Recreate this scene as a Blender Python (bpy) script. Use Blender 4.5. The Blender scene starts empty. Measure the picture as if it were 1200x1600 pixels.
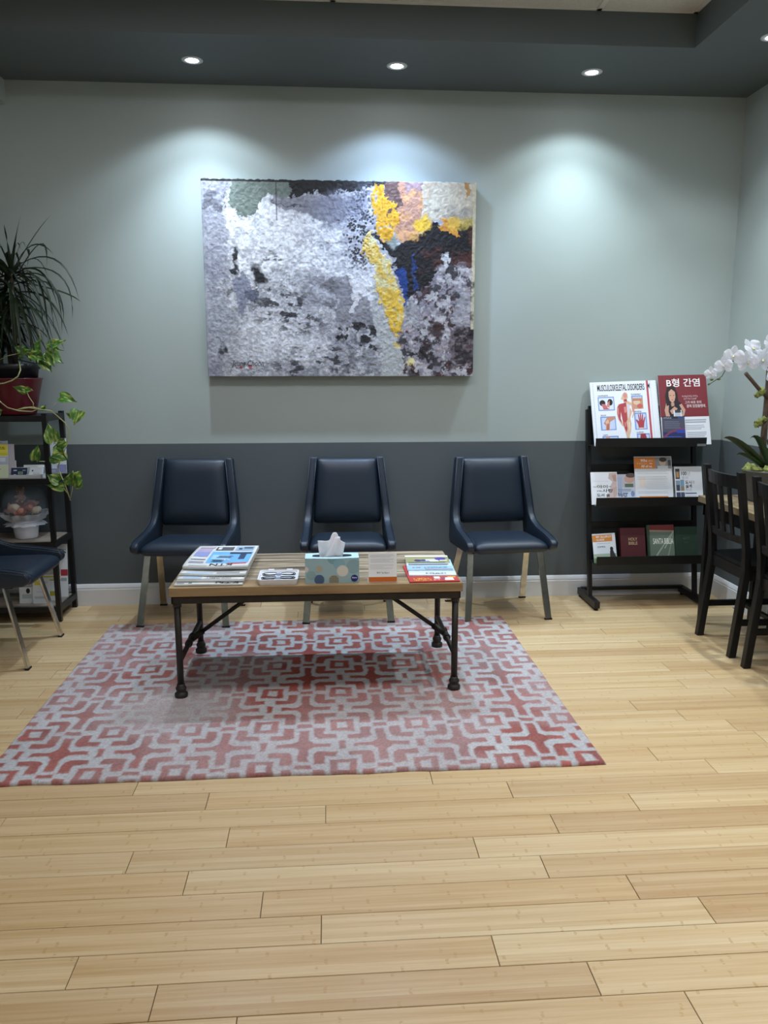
import bpy, math, random
import numpy as np
from mathutils import Matrix, Vector, noise as mnoise

random.seed(7)
rng = np.random.default_rng(11)
SC = bpy.context.scene
COL = SC.collection
PI = math.pi

# ------------------------------------------------------------------ camera
FPX, PITCH, YAW, ROLL, CAMD, CAMH = 1229.25, 0.178902, 0.071133, -0.000556, 4.53436, 1.35
_fw = Vector((math.sin(YAW)*math.cos(PITCH), math.cos(YAW)*math.cos(PITCH), -math.sin(PITCH)))
_r0 = Vector((math.cos(YAW), -math.sin(YAW), 0.0))
_u0 = _r0.cross(_fw)
_r = _r0*math.cos(ROLL) + _u0*math.sin(ROLL)
_u = -_r0*math.sin(ROLL) + _u0*math.cos(ROLL)
CAMP = Vector((0, -CAMD, CAMH))
cd = bpy.data.cameras.new('camera')
cam = bpy.data.objects.new('camera', cd); COL.objects.link(cam)
cam.matrix_world = Matrix(((_r.x, _u.x, -_fw.x, CAMP.x), (_r.y, _u.y, -_fw.y, CAMP.y), (_r.z, _u.z, -_fw.z, CAMP.z), (0, 0, 0, 1)))
cd.sensor_fit = 'VERTICAL'; cd.sensor_height = 36.0; cd.lens = 36.0*FPX/1600.0
cd.clip_start = 0.02; cd.clip_end = 60
SC.camera = cam

def at(px, py, Y):
    """point of the room at depth Y that the photo shows at (px, py)"""
    d = _fw + _r*((px-600)/FPX) - _u*((py-800)/FPX)
    return CAMP + d*((Y-CAMP.y)/d.y)

# ------------------------------------------------------------------ world, exposure
w = bpy.data.worlds.new('world'); SC.world = w; w.use_nodes = True
w.node_tree.nodes['Background'].inputs[0].default_value = (0.5, 0.55, 0.6, 1)
w.node_tree.nodes['Background'].inputs[1].default_value = 0.05
SC.view_settings.view_transform = 'Standard'; SC.view_settings.look = 'None'
SC.view_settings.gamma = 1.0; SC.view_settings.use_curve_mapping = False
SC.view_settings.exposure = 0.58
SPOT_W = 60.0          # wall-washing downlights
SIDE_W = 50.0          # right soffit downlights: one seen, the rest added for brightness
PANEL_E = 5.7          # emission of the unseen ceiling panels added as extra light

# ------------------------------------------------------------------ helpers
def lin(c):
    if isinstance(c, str):
        c = [int(c[i:i+2], 16) for i in (0, 2, 4)]
    o = []
    for v in c[:3]:
        v = v/255.0
        o.append(v/12.92 if v <= 0.04045 else ((v+0.055)/1.055)**2.4)
    return (*o, 1.0)

def tree(m): return m.node_tree.nodes, m.node_tree.links

MATS = {}
def translucent(m, amount):
    n, l = tree(m); b = n['Principled BSDF']; t = n.new('ShaderNodeBsdfTranslucent'); t.inputs[0].default_value = b.inputs['Base Color'].default_value
    x = n.new('ShaderNodeMixShader'); x.inputs[0].default_value = amount; o = n['Material Output']
    l.new(b.outputs[0], x.inputs[1]); l.new(t.outputs[0], x.inputs[2]); l.new(x.outputs[0], o.inputs[0]); return m
def mat(name, c, rough=0.6, metal=0.0, var=0.0, vscale=20.0, bump=0.0, bscale=200.0, coat=0.0, alpha=1.0, spec=0.5, emit=0.0, trans=0.0, stretch=None, sss=0.0):
    m = bpy.data.materials.new(name); m.use_nodes = True
    n, l = tree(m); b = n['Principled BSDF']
    b.inputs['Base Color'].default_value = lin(c)
    b.inputs['Roughness'].default_value = rough
    b.inputs['Metallic'].default_value = metal
    b.inputs['Specular IOR Level'].default_value = spec
    b.inputs['Coat Weight'].default_value = coat
    b.inputs['Coat Roughness'].default_value = 0.15
    b.inputs['Alpha'].default_value = alpha
    b.inputs['Transmission Weight'].default_value = trans
    if emit:
        b.inputs['Emission Color'].default_value = lin(c); b.inputs['Emission Strength'].default_value = emit
    if var or bump:
        tc = n.new('ShaderNodeTexCoord'); mp = n.new('ShaderNodeMapping')
        l.new(tc.outputs['Object'], mp.inputs[0])
        if stretch: mp.inputs['Scale'].default_value = stretch
    if var:
        t = n.new('ShaderNodeTexNoise'); t.inputs['Scale'].default_value = vscale; t.inputs['Detail'].default_value = 5
        l.new(mp.outputs[0], t.inputs['Vector'])
        r = n.new('ShaderNodeMapRange'); r.inputs[1].default_value = 0.25; r.inputs[2].default_value = 0.75
        r.inputs[3].default_value = 1-var; r.inputs[4].default_value = 1+var
        l.new(t.outputs[0], r.inputs[0])
        mx = n.new('ShaderNodeMix'); mx.data_type = 'RGBA'; mx.blend_type = 'MULTIPLY'; mx.inputs[0].default_value = 1
        mx.inputs[6].default_value = lin(c); l.new(r.outputs[0], mx.inputs[7])
        l.new(mx.outputs[2], b.inputs['Base Color'])
    if bump:
        t2 = n.new('ShaderNodeTexNoise'); t2.inputs['Scale'].default_value = bscale; t2.inputs['Detail'].default_value = 3
        l.new(mp.outputs[0], t2.inputs['Vector'])
        bp = n.new('ShaderNodeBump'); bp.inputs['Strength'].default_value = bump; bp.inputs['Distance'].default_value = 0.002
        l.new(t2.outputs[0], bp.inputs['Height']); l.new(bp.outputs[0], b.inputs['Normal'])
    MATS[name] = m
    return m

def flat(c, rough=0.55):
    key = 'print_%s_%d' % (c if isinstance(c, str) else '%02x%02x%02x' % tuple(c), int(rough*100))
    return MATS.get(key) or mat(key, c, rough)

def vcol_mat(name, attr, rough=0.7, bump=0.0, bscale=300.0, spec=0.4):
    m = mat(name, 'ffffff', rough, bump=bump, bscale=bscale, spec=spec)
    n, l = tree(m); a = n.new('ShaderNodeAttribute'); a.attribute_name = attr
    l.new(a.outputs['Color'], n['Principled BSDF'].inputs['Base Color'])
    return m

class MB:
    def __init__(s): s.v = []; s.f = []; s.m = []; s.sm = []
    def add(s, vs, fs, m=0, smooth=False):
        o = len(s.v); s.v += [tuple(x) for x in vs]
        for f in fs: s.f.append(tuple(i+o for i in f)); s.m.append(m); s.sm.append(smooth)
        return s
    def box(s, x0, x1, y0, y1, z0, z1, m=0):
        return s.add([(x0,y0,z0),(x1,y0,z0),(x1,y1,z0),(x0,y1,z0),(x0,y0,z1),(x1,y0,z1),(x1,y1,z1),(x0,y1,z1)],
                     [(0,3,2,1),(4,5,6,7),(0,1,5,4),(1,2,6,5),(2,3,7,6),(3,0,4,7)], m)
    def bar(s, a, b, wx, wy, ref=(0,0,1), m=0, wx2=None, wy2=None):
        a = Vector(a); b = Vector(b); d = (b-a).normalized(); ref = Vector(ref)
        sx = ref.cross(d)
        if sx.length < 1e-4: sx = Vector((1,0,0)).cross(d)
        sx.normalize(); sy = d.cross(sx).normalized()
        vs = []
        for p, ax, ay in ((a, wx, wy), (b, wx2 or wx, wy2 or wy)):
            for i, j in ((-1,-1),(1,-1),(1,1),(-1,1)): vs.append(p + sx*(i*ax/2) + sy*(j*ay/2))
        return s.add(vs, [(0,3,2,1),(4,5,6,7),(0,1,5,4),(1,2,6,5),(2,3,7,6),(3,0,4,7)], m)
    def tube(s, pts, r, n=8, m=0, cap=True, smooth=True):
        pts = [Vector(p) for p in pts]; k = len(pts)
        rr = r if isinstance(r, (list, tuple)) else [r]*k
        vs = []; prev = None
        for i, p in enumerate(pts):
            d = (pts[min(i+1,k-1)] - pts[max(i-1,0)]).normalized()
            if prev is None:
                ref = Vector((0,0,1)) if abs(d.z) < 0.9 else Vector((1,0,0))
                a = ref.cross(d).normalized()
            else:
                a = (prev - d*prev.dot(d)).normalized()
            prev = a; b = d.cross(a)
            for j in range(n):
                t = 2*PI*j/n; vs.append(p + (a*math.cos(t) + b*math.sin(t))*rr[i])
        fs = [(i*n+j, i*n+(j+1)%n, (i+1)*n+(j+1)%n, (i+1)*n+j) for i in range(k-1) for j in range(n)]
        s.add(vs, fs, m, smooth)
        if cap:
            o = len(s.v)-len(vs)
            s.f.append(tuple(o+j for j in reversed(range(n)))); s.m.append(m); s.sm.append(False)
            s.f.append(tuple(o+(k-1)*n+j for j in range(n))); s.m.append(m); s.sm.append(False)
        return s
    def lathe(s, prof, n=24, c=(0,0,0), m=0, smooth=True, jag=None):
        vs = []
        for k, (r, z) in enumerate(prof):
            for j in range(n):
                t = 2*PI*j/n; rr = r*(1 if jag is None else jag(k, j)); vs.append((c[0]+rr*math.cos(t), c[1]+rr*math.sin(t), c[2]+z))
        fs = [(i*n+j, i*n+(j+1)%n, (i+1)*n+(j+1)%n, (i+1)*n+j) for i in range(len(prof)-1) for j in range(n)]
        return s.add(vs, fs, m, smooth)
    def disc(s, c, r, n=24, m=0, up=1):
        vs = [(c[0]+r*math.cos(2*PI*j/n), c[1]+r*math.sin(2*PI*j/n), c[2]) for j in range(n)]
        return s.add(vs, [tuple(range(n)) if up > 0 else tuple(reversed(range(n)))], m)
    def prism(s, poly, fn, m=0):
        """poly of (u,v); fn(u,v,k) -> 3D for k in 0,1"""
        n = len(poly)
        vs = [fn(u, v, 0) for u, v in poly] + [fn(u, v, 1) for u, v in poly]
        fs = [tuple(reversed(range(n))), tuple(range(n, 2*n))] + [(i, (i+1) % n, n+(i+1) % n, n+i) for i in range(n)]
        return s.add(vs, fs, m)
    def blob(s, c, r, n=8, m=0, k=0.25, seed=0, sq=(1,1,1)):
        vs = []; rows = n
        for i in range(rows+1):
            th = PI*i/rows
            for j in range(n):
                ph = 2*PI*j/n
                d = Vector((math.sin(th)*math.cos(ph), math.sin(th)*math.sin(ph), math.cos(th)))
                q = r*(1 + k*mnoise.noise(d*2.2 + Vector((seed*3.1, seed*1.7, seed))))
                vs.append((c[0]+d.x*q*sq[0], c[1]+d.y*q*sq[1], c[2]+d.z*q*sq[2]))
        fs = [(i*n+j, (i+1)*n+j, (i+1)*n+(j+1) % n, i*n+(j+1) % n) for i in range(rows) for j in range(n)]
        return s.add(vs, fs, m, True)
    def mesh(s, name, mats):
        me = bpy.data.meshes.new(name); me.from_pydata(s.v, [], s.f)
        for x in (mats if isinstance(mats, (list, tuple)) else [mats]): me.materials.append(x)
        me.polygons.foreach_set('material_index', s.m); me.polygons.foreach_set('use_smooth', s.sm)
        me.validate(clean_customdata=False); me.update()
        return me
    def build(s, name, mats, parent=None, bevel=0.0, seg=2, sub=0, shade=False, world=False):
        if shade: s.sm = [True]*len(s.f)
        o = bpy.data.objects.new(name, s.mesh(name, mats)); COL.objects.link(o)
        if parent is not None:
            o.parent = parent
            if world: o.location = -Vector(parent.location)
        if bevel:
            b = o.modifiers.new('bevel', 'BEVEL'); b.width = bevel; b.segments = seg; b.limit_method = 'ANGLE'; b.angle_limit = math.radians(35)
            b.harden_normals = False
        if sub:
            q = o.modifiers.new('subdivision', 'SUBSURF'); q.levels = sub; q.render_levels = sub
        return o

def tag(o, label, cat, group=None):
    o['label'] = label; o['category'] = cat
    if group: o['group'] = group
    return o
def struct(o): o['kind'] = 'structure'; return o
def thing(name, label, cat, loc=(0,0,0), rz=0.0, group=None):
    o = bpy.data.objects.new(name, None); COL.objects.link(o)
    o.location = loc; o.rotation_euler = (0, 0, rz); o.empty_display_size = 0.1
    return tag(o, label, cat, group)
def copy_tree(o, parent=None):
    c = o.copy(); COL.objects.link(c)
    if parent is not None: c.parent = parent
    for ch in list(o.children): copy_tree(ch, c)
    return c

# numpy noise
def vnoise(x, y, seed):
    r = np.random.default_rng(seed); g = r.random((256, 256))
    xi = np.floor(x).astype(int); yi = np.floor(y).astype(int); fx = x-xi; fy = y-yi
    fx = fx*fx*(3-2*fx); fy = fy*fy*(3-2*fy)
    a = g[yi % 256, xi % 256]; b = g[yi % 256, (xi+1) % 256]; c = g[(yi+1) % 256, xi % 256]; d = g[(yi+1) % 256, (xi+1) % 256]
    return (a*(1-fx)+b*fx)*(1-fy) + (c*(1-fx)+d*fx)*fy
def fbm(x, y, seed, oct=5, gain=0.5):
    t = 0; a = 1; n = 0
    for i in range(oct):
        t = t + a*vnoise(x*2**i+17.3*i, y*2**i+5.1*i, seed+i); n += a; a *= gain
    return t/n
def sstep(a, b, x):
    t = np.clip((x-a)/(b-a), 0, 1); return t*t*(3-2*t)
def inpoly(px, py, poly):
    ins = np.zeros(px.shape, bool); n = len(poly)
    for i in range(n):
        x0, y0 = poly[i]; x1, y1 = poly[(i+1) % n]
        c = ((y0 > py) != (y1 > py)) & (px < (x1-x0)*(py-y0)/((y1-y0) if y1 != y0 else 1e-9)+x0)
        ins ^= c
    return ins

def grid_mesh(name, X, Y, Z, rgb, attr, mt, parent=None, wall=None):
    """dense grid (ny,nx) with linear colours; wall = (dx,dy,dz) offset of the skirt closing its sides"""
    ny, nx = X.shape
    v = np.stack([X, Y, Z], -1).reshape(-1, 3)
    i = np.arange(nx*ny).reshape(ny, nx)
    q = np.stack([i[:-1, :-1], i[:-1, 1:], i[1:, 1:], i[1:, :-1]], -1).reshape(-1, 4)
    col = rgb.reshape(-1, 3)
    if wall is not None:
        ring = np.concatenate([i[0, :-1], i[:-1, -1], i[-1, :0:-1], i[:0:-1, 0]])
        o = len(v); v = np.concatenate([v, v[ring]*0 + np.where(np.isnan(wall), v[ring], wall)])
        k = len(ring); a = ring; b = np.roll(ring, -1); c = o+np.roll(np.arange(k), -1); d = o+np.arange(k)
        q = np.concatenate([q, np.stack([b, a, d, c], -1)]); col = np.concatenate([col, col[ring]*0.8])
    me = bpy.data.meshes.new(name)
    me.vertices.add(len(v)); me.vertices.foreach_set('co', v.astype(np.float32).ravel())
    me.loops.add(len(q)*4); me.loops.foreach_set('vertex_index', q.astype(np.int32).ravel())
    me.polygons.add(len(q)); me.polygons.foreach_set('loop_start', np.arange(0, len(q)*4, 4, dtype=np.int32))
    me.polygons.foreach_set('use_smooth', np.ones(len(q), bool))
    me.update(calc_edges=True); me.validate(clean_customdata=False)
    ca = me.color_attributes.new(attr, 'FLOAT_COLOR', 'POINT')
    ca.data.foreach_set('color', np.concatenate([col, np.ones((len(col), 1))], 1).astype(np.float32).ravel())
    me.materials.append(mt)
    ob = bpy.data.objects.new(name, me); COL.objects.link(ob)
    if parent is not None: ob.parent = parent
    return ob

def slin(c):
    return np.array(lin(c)[:3])

# ---- cards: flat printed things (booklets, posters, magazines)
def card(name, label, cat, cx, y0, z0, cw, ch, t=0.004, tilt=0.0, rz=0.0, roll=0.0, m='f4f4f2', group=None):
    """local x right, z up, front face at y=0 looking to -Y"""
    b = MB().box(-cw/2, cw/2, 0, t, 0, ch)
    o = b.build(name, m if not isinstance(m, str) else flat(m))
    o.matrix_basis = Matrix.Translation((cx, y0, z0)) @ Matrix.Rotation(rz, 4, 'Z') @ Matrix.Rotation(-tilt, 4, 'X') @ Matrix.Rotation(roll, 4, 'Y')
    o['cw'] = cw; o['ch'] = ch
    tag(o, label, cat, group)
    return o
def rect(u0, v0, u1, v1): return [(u0, v0), (u1, v0), (u1, v1), (u0, v1)]
def ell(cx, cy, rx, ry, n=18, a0=0, a1=2*PI):
    return [(cx+rx*math.cos(a0+(a1-a0)*i/n), cy+ry*math.sin(a0+(a1-a0)*i/n)) for i in range(n)]
def prints(c, name, shapes, layer=1):
    """flat print: (poly in 0..1 card coordinates, colour); later ones lie on top"""
    b = MB(); ms = []; idx = {}
    for k, (poly, colr) in enumerate(shapes):
        if colr not in idx: idx[colr] = len(ms); ms.append(flat(colr))
        y = -(0.00025*layer + 0.00003*k)
        b.add([((u-0.5)*c['cw'], y, v*c['ch']) for u, v in poly], [tuple(range(len(poly)))], idx[colr])
    # make normals face -Y
    for i, f in enumerate(b.f):
        p = [b.v[j] for j in f]; area = sum(p[j][0]*p[(j+1) % len(p)][2]-p[(j+1) % len(p)][0]*p[j][2] for j in range(len(p)))
        if area < 0: b.f[i] = tuple(reversed(f))
    return b.build(name, ms, c)
TEXTS = []
def text(c, s, u0, v0, u1, v1, colr, bold=0.0, layer=3, shear=0.0, rot=False, fn=None, name='lettering'):
    TEXTS.append((c, s, u0, v0, u1, v1, colr, bold, layer, shear, rot, fn, name))
def make_texts():
    obs = []
    for T in TEXTS:
        cu = bpy.data.curves.new('lettering', 'FONT'); cu.body = T[1]; cu.resolution_u = 3; cu.offset = T[7]; cu.shear = T[9]
        o = bpy.data.objects.new('lettering', cu); COL.objects.link(o); obs.append(o)
    bpy.context.view_layer.update(); dg = bpy.context.evaluated_depsgraph_get()
    mes = [bpy.data.meshes.new_from_object(o.evaluated_get(dg)) for o in obs]
    for o in obs:
        cu = o.data; bpy.data.objects.remove(o); bpy.data.curves.remove(cu)
    for T, me in zip(TEXTS, mes):
        c, s, u0, v0, u1, v1, colr, bold, layer, sh, rot, fn, name = T
        n = len(me.vertices)
        if n == 0: continue
        co = np.empty(n*3, np.float32); me.vertices.foreach_get('co', co); co = co.reshape(-1, 3)
        mn = co.min(0); mx = co.max(0); e = np.maximum(mx-mn, 1e-6)
        nu = (co[:, 0]-mn[0])/e[0]; nv = (co[:, 1]-mn[1])/e[1]
        if rot: nu = 1-nu; nv = 1-nv
        U = u0+nu*(u1-u0); V = v0+nv*(v1-v0)
        if fn is None:
            out = np.stack([(U-0.5)*c['cw'], np.full(n, -0.00025*layer-0.0002), V*c['ch']], -1)
        else:
            out = np.array([fn(a, b2) for a, b2 in zip(U, V)])
        me.vertices.foreach_set('co', out.astype(np.float32).ravel()); me.update()
        me.materials.clear(); me.materials.append(flat(colr))
        o = bpy.data.objects.new(name, me); COL.objects.link(o); o.parent = c
def glyphs(c, u0, v0, u1, v1, n, colr, name='print_marks', layer=3):
    """a row of small marks for print too small to read"""
    sh = []; wd = (u1-u0)/n; h = v1-v0
    for i in range(n):
        a = u0+i*wd; b2 = a+wd*.82
        for k in range(2): z = v0+h*random.choice((0, .35, .75)); sh.append((rect(a, z, b2, z+h*.2), colr))
        x = random.choice((a, a+wd*.55)); sh.append((rect(x, v0, x+wd*.22, v1), colr))
    return prints(c, name, sh, layer)
def lines(c, u0, u1, vtop, dv, n, colr, h=0.012, ragged=0.3, name='print_lines', layer=2):
    sh = []
    for i in range(n):
        e = u1 - (u1-u0)*ragged*random.random()*(1 if i % 3 == 2 else 0.25)
        sh.append((rect(u0, vtop-i*dv-h, e, vtop-i*dv), colr))
    return prints(c, name, sh, layer)

# ------------------------------------------------------------------ materials
def mathn(n, l, op, a, b=None, c=None):
    x = n.new('ShaderNodeMath'); x.operation = op
    for i, v in enumerate((a, b, c)):
        if v is None: continue
        if isinstance(v, (int, float)): x.inputs[i].default_value = v
        else: l.new(v, x.inputs[i])
    return x.outputs[0]
def ramp(n, l, fac, stops):
    r = n.new('ShaderNodeValToRGB'); l.new(fac, r.inputs[0])
    while len(r.color_ramp.elements) < len(stops): r.color_ramp.elements.new(0.5)
    for e, (p, c) in zip(r.color_ramp.elements, stops): e.position = p; e.color = lin(c)
    return r.outputs[0]
def mixc(n, l, fac, a, b, mode='MIX'):
    x = n.new('ShaderNodeMix'); x.data_type = 'RGBA'; x.blend_type = mode
    for i, v in ((0, fac), (6, a), (7, b)):
        if isinstance(v, (int, float)): x.inputs[i].default_value = v
        elif isinstance(v, tuple): x.inputs[i].default_value = v
        else: l.new(v, x.inputs[i])
    return x.outputs[2]
def noise_n(n, l, vec, scale, detail=4, rough=0.5):
    t = n.new('ShaderNodeTexNoise'); t.inputs['Scale'].default_value = scale; t.inputs['Detail'].default_value = detail
    t.inputs['Roughness'].default_value = rough; l.new(vec, t.inputs['Vector']); return t.outputs[0]
def scaled(n, l, vec, sc):
    mp = n.new('ShaderNodeMapping'); mp.inputs['Scale'].default_value = sc; l.new(vec, mp.inputs[0]); return mp.outputs[0]

def bamboo_mat():
    m = mat('bamboo_flooring', 'd9bd86', 0.32, spec=0.5); n, l = tree(m); b = n['Principled BSDF']
    tc = n.new('ShaderNodeTexCoord'); oi = n.new('ShaderNodeObjectInfo')
    off = n.new('ShaderNodeCombineXYZ')
    l.new(mathn(n, l, 'MULTIPLY', oi.outputs['Random'], 91.7), off.inputs[0]); l.new(mathn(n, l, 'MULTIPLY', oi.outputs['Random'], 37.1), off.inputs[2])
    va = n.new('ShaderNodeVectorMath'); va.operation = 'ADD'; l.new(tc.outputs['Object'], va.inputs[0]); l.new(off.outputs[0], va.inputs[1])
    sx = n.new('ShaderNodeSeparateXYZ'); l.new(va.outputs[0], sx.inputs[0])
    strip = mathn(n, l, 'FLOOR', mathn(n, l, 'MULTIPLY', sx.outputs[1], 56.0))
    seed = mathn(n, l, 'ADD', strip, mathn(n, l, 'MULTIPLY', oi.outputs['Random'], 57.0))
    wn = n.new('ShaderNodeTexWhiteNoise'); wn.noise_dimensions = '1D'; l.new(seed, wn.inputs['W'])
    # long grain
    g1 = noise_n(n, l, scaled(n, l, va.outputs[0], (2.2, 95.0, 1.0)), 1.0, 5, 0.6)
    g2 = noise_n(n, l, scaled(n, l, va.outputs[0], (9.0, 420.0, 1.0)), 1.0, 3, 0.6)
    base = ramp(n, l, g1, [(0.25, 'c3a67a'), (0.5, 'd6c09d'), (0.78, 'e4d6b9')])
    base = mixc(n, l, 0.35, base, ramp(n, l, wn.outputs[0], [(0.0, 'c09f70'), (0.55, 'dac29b'), (1.0, 'eadcbc')]))
    base = mixc(n, l, 0.12, base, ramp(n, l, g2, [(0.3, 'a37f48'), (0.7, 'f0dcae')]))
    # plank to plank tone
    base = mixc(n, l, 0.6, base, ramp(n, l, oi.outputs['Random'], [(0.0, 'cbb088'), (0.35, 'efe6d2'), (0.7, 'dec69e'), (1.0, 'f2ebd8')]), 'MULTIPLY')
    # knuckles of the bamboo, one every 30 cm in each strip
    ph = mathn(n, l, 'FRACT', mathn(n, l, 'ADD', mathn(n, l, 'MULTIPLY', sx.outputs[0], 3.3), mathn(n, l, 'MULTIPLY', wn.outputs[0], 7.0)))
    kn = mathn(n, l, 'COMPARE', mathn(n, l, 'ADD', ph, mathn(n, l, 'MULTIPLY', noise_n(n, l, scaled(n, l, va.outputs[0], (30, 90, 1)), 1.0, 2), 0.03)), 0.5, 0.012)
    kf = mathn(n, l, 'MULTIPLY', mathn(n, l, 'MULTIPLY', kn, 0.5), mathn(n, l, 'GREATER_THAN', noise_n(n, l, scaled(n, l, va.outputs[0], (40, 260, 1)), 1.0, 3), 0.47))
    base = mixc(n, l, kf, base, lin('b08a52'))
    l.new(base, b.inputs['Base Color'])
    rr = n.new('ShaderNodeMapRange'); rr.inputs[3].default_value = 0.26; rr.inputs[4].default_value = 0.42; l.new(g1, rr.inputs[0]); l.new(rr.outputs[0], b.inputs['Roughness'])
    bp = n.new('ShaderNodeBump'); bp.inputs['Strength'].default_value = 0.06; bp.inputs['Distance'].default_value = 0.001; l.new(g2, bp.inputs['Height']); l.new(bp.outputs[0], b.inputs['Normal'])
    return m
def wood_mat(name, dark, mid, light, rough=0.6, sx=3.0, sy=60.0, k=.14):
    m = mat(name, mid, rough); n, l = tree(m); b = n['Principled BSDF']
    tc = n.new('ShaderNodeTexCoord'); oi = n.new('ShaderNodeObjectInfo')
    off = n.new('ShaderNodeCombineXYZ'); l.new(mathn(n, l, 'MULTIPLY', oi.outputs['Random'], 53.0), off.inputs[0]); l.new(mathn(n, l, 'MULTIPLY', oi.outputs['Random'], 29.0), off.inputs[1])
    va = n.new('ShaderNodeVectorMath'); va.operation = 'ADD'; l.new(tc.outputs['Object'], va.inputs[0]); l.new(off.outputs[0], va.inputs[1])
    g = noise_n(n, l, scaled(n, l, va.outputs[0], (sx, sy, sy*0.6)), 1.0, 6, 0.65)
    g2 = noise_n(n, l, scaled(n, l, va.outputs[0], (sx*0.7, sy*0.25, sy*0.2)), 1.0, 3, 0.5)
    c = ramp(n, l, g, [(0.5-k, dark), (0.5, mid), (0.5+k, light)])
    c = mixc(n, l, 0.45, c, ramp(n, l, g2, [(0.5-k*1.1, dark), (0.53, light), (0.5+k*1.6, mid)]))
    l.new(c, b.inputs['Base Color'])
    bp = n.new('ShaderNodeBump'); bp.inputs['Strength'].default_value = 0.2; bp.inputs['Distance'].default_value = 0.001; l.new(g, bp.inputs['Height']); l.new(bp.outputs[0], b.inputs['Normal'])
    return m
BAMBOO = bamboo_mat()
WALL = mat('sage_wall_paint', 'a9b4b2', 0.55, var=0.02, vscale=3, bump=0.05, bscale=260, spec=0.35)
WALLD = mat('slate_wall_paint', '596165', 0.5, var=0.02, vscale=3, bump=0.05, bscale=260, spec=0.35)
SOFF = mat('charcoal_soffit_paint', '5c6466', 0.6, bump=0.05, bscale=220, spec=0.3)
WHITE = mat('white_trim_paint', 'dfe1e4', 0.4)
TILE = mat('acoustic_tile', 'c9c8c2', 0.9, var=0.1, vscale=120, bump=0.6, bscale=160)
BLACKM = mat('black_powder_coat', '121214', 0.45, bump=0.03)
CHROME = mat('worn_chrome', 'd6d3cc', 0.16, 1.0, var=0.16, vscale=26)
RUBBER = mat('black_rubber', '0c0c0c', 0.7)
LEATHER = mat('navy_leatherette', '1c2836', 0.42, var=0.06, vscale=9, bump=0.12, bscale=420, spec=0.5)
IRON = mat('dark_iron_pipe', '3b3733', 0.5, 0.6, var=0.15, vscale=30)
TOPW = wood_mat('weathered_table_wood', '453425', '80705a', 'b9a98d', 0.6, 2.4, 60, .085)
EDGEW = wood_mat('table_edge_wood', '6b5337', '8d7350', 'a68b62', 0.6, 3, 40)
SHELFW = wood_mat('grey_shelf_wood', '5a5046', '83776a', 'a09486', 0.55, 3, 40)
DINEW = wood_mat('dining_table_wood', '54452f', '7f6d52', '9c8a6a', 0.5, 30, 3)
BLACKW = mat('black_stained_wood', '131315', 0.42, var=0.2, vscale=12, bump=0.05, bscale=90, spec=0.4)
LAMP = mat('lit_lamp_lens', 'f2f7ff', 0.3, emit=28.0)
PAPER = mat('paper', 'eceef0', 0.7)
NEWS = mat('newsprint', 'd8d8d4', 0.85)

# ------------------------------------------------------------------ the room
XL, XR, YB, ZS, ZT = -2.3, 2.335, -7.0, 2.829, 2.975
WH = 0.938
TX0, TX1, TY0, TY1 = -1.72, 1.735, -6.35, -0.645

floor = struct(MB().box(XL-0.1, XR+0.1, YB-0.1, 0.1, -0.06, -0.0035).build('floor', mat('floor_underlay', '3a2a16', 0.8)))
PW, PL = 0.1015, 0.976
OFFS = {1: -.394, 0: -.208, 2: -.597, 3: -.032, 4: -.185, 5: -.395, 6: -.567, 7: -.308, 8: -.022, 9: -.398, 10: -.644, 11: 1.142,
        13: 1.54, 14: 1.385, 15: 1.231, 16: 1.69, 18: 1.704, 19: 1.546, 21: 1.715, 22: 1.55, 24: 1.427, 25: 1.235, 27: 1.336}
PLANKS = {}
def plank_mesh(L):
    key = round(L, 3)
    if key in PLANKS: return PLANKS[key]
    g = 0.0009; c = 0.0010; hx = L/2-g; hy = PW/2-g
    b = MB()
    b.add([(-hx,-hy,-.003),(hx,-hy,-.003),(hx,hy,-.003),(-hx,hy,-.003),(-hx,-hy,-c),(hx,-hy,-c),(hx,hy,-c),(-hx,hy,-c),
           (-hx+c,-hy+c,0),(hx-c,-hy+c,0),(hx-c,hy-c,0),(-hx+c,hy-c,0)],
          [(0,1,5,4),(1,2,6,5),(2,3,7,6),(3,0,4,7),(4,5,9,8),(5,6,10,9),(6,7,11,10),(7,4,8,11),(8,9,10,11)])
    PLANKS[key] = b.mesh('plank', BAMBOO); return PLANKS[key]
for k in range(-9, 31):
    ytop = -3.064+PW*k
    ya, yb = ytop-PW, ytop
    if ya >= -0.001: break
    off = OFFS.get(k, (k*0.377) % PL)
    x = off - math.ceil((off-XL)/PL)*PL
    while x < XR:
        a, b2 = max(x, XL), min(x+PL, XR)
        if b2-a > 0.05:
            me = plank_mesh(b2-a) if yb < 0 else None
            if me is None: break
            o = bpy.data.objects.new('plank', me); COL.objects.link(o); o.parent = floor; o.location = ((a+b2)/2, (ya+yb)/2, 0)
        x += PL
yfin = -3.064+PW*30
rest = MB().box(XL, XR, YB, -3.064-PW*10, -0.003, 0).box(XL, XR, yfin+.0006, 0, -0.003, 0).build('outer_flooring', BAMBOO, floor); rest['kind'] = 'stuff'

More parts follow.
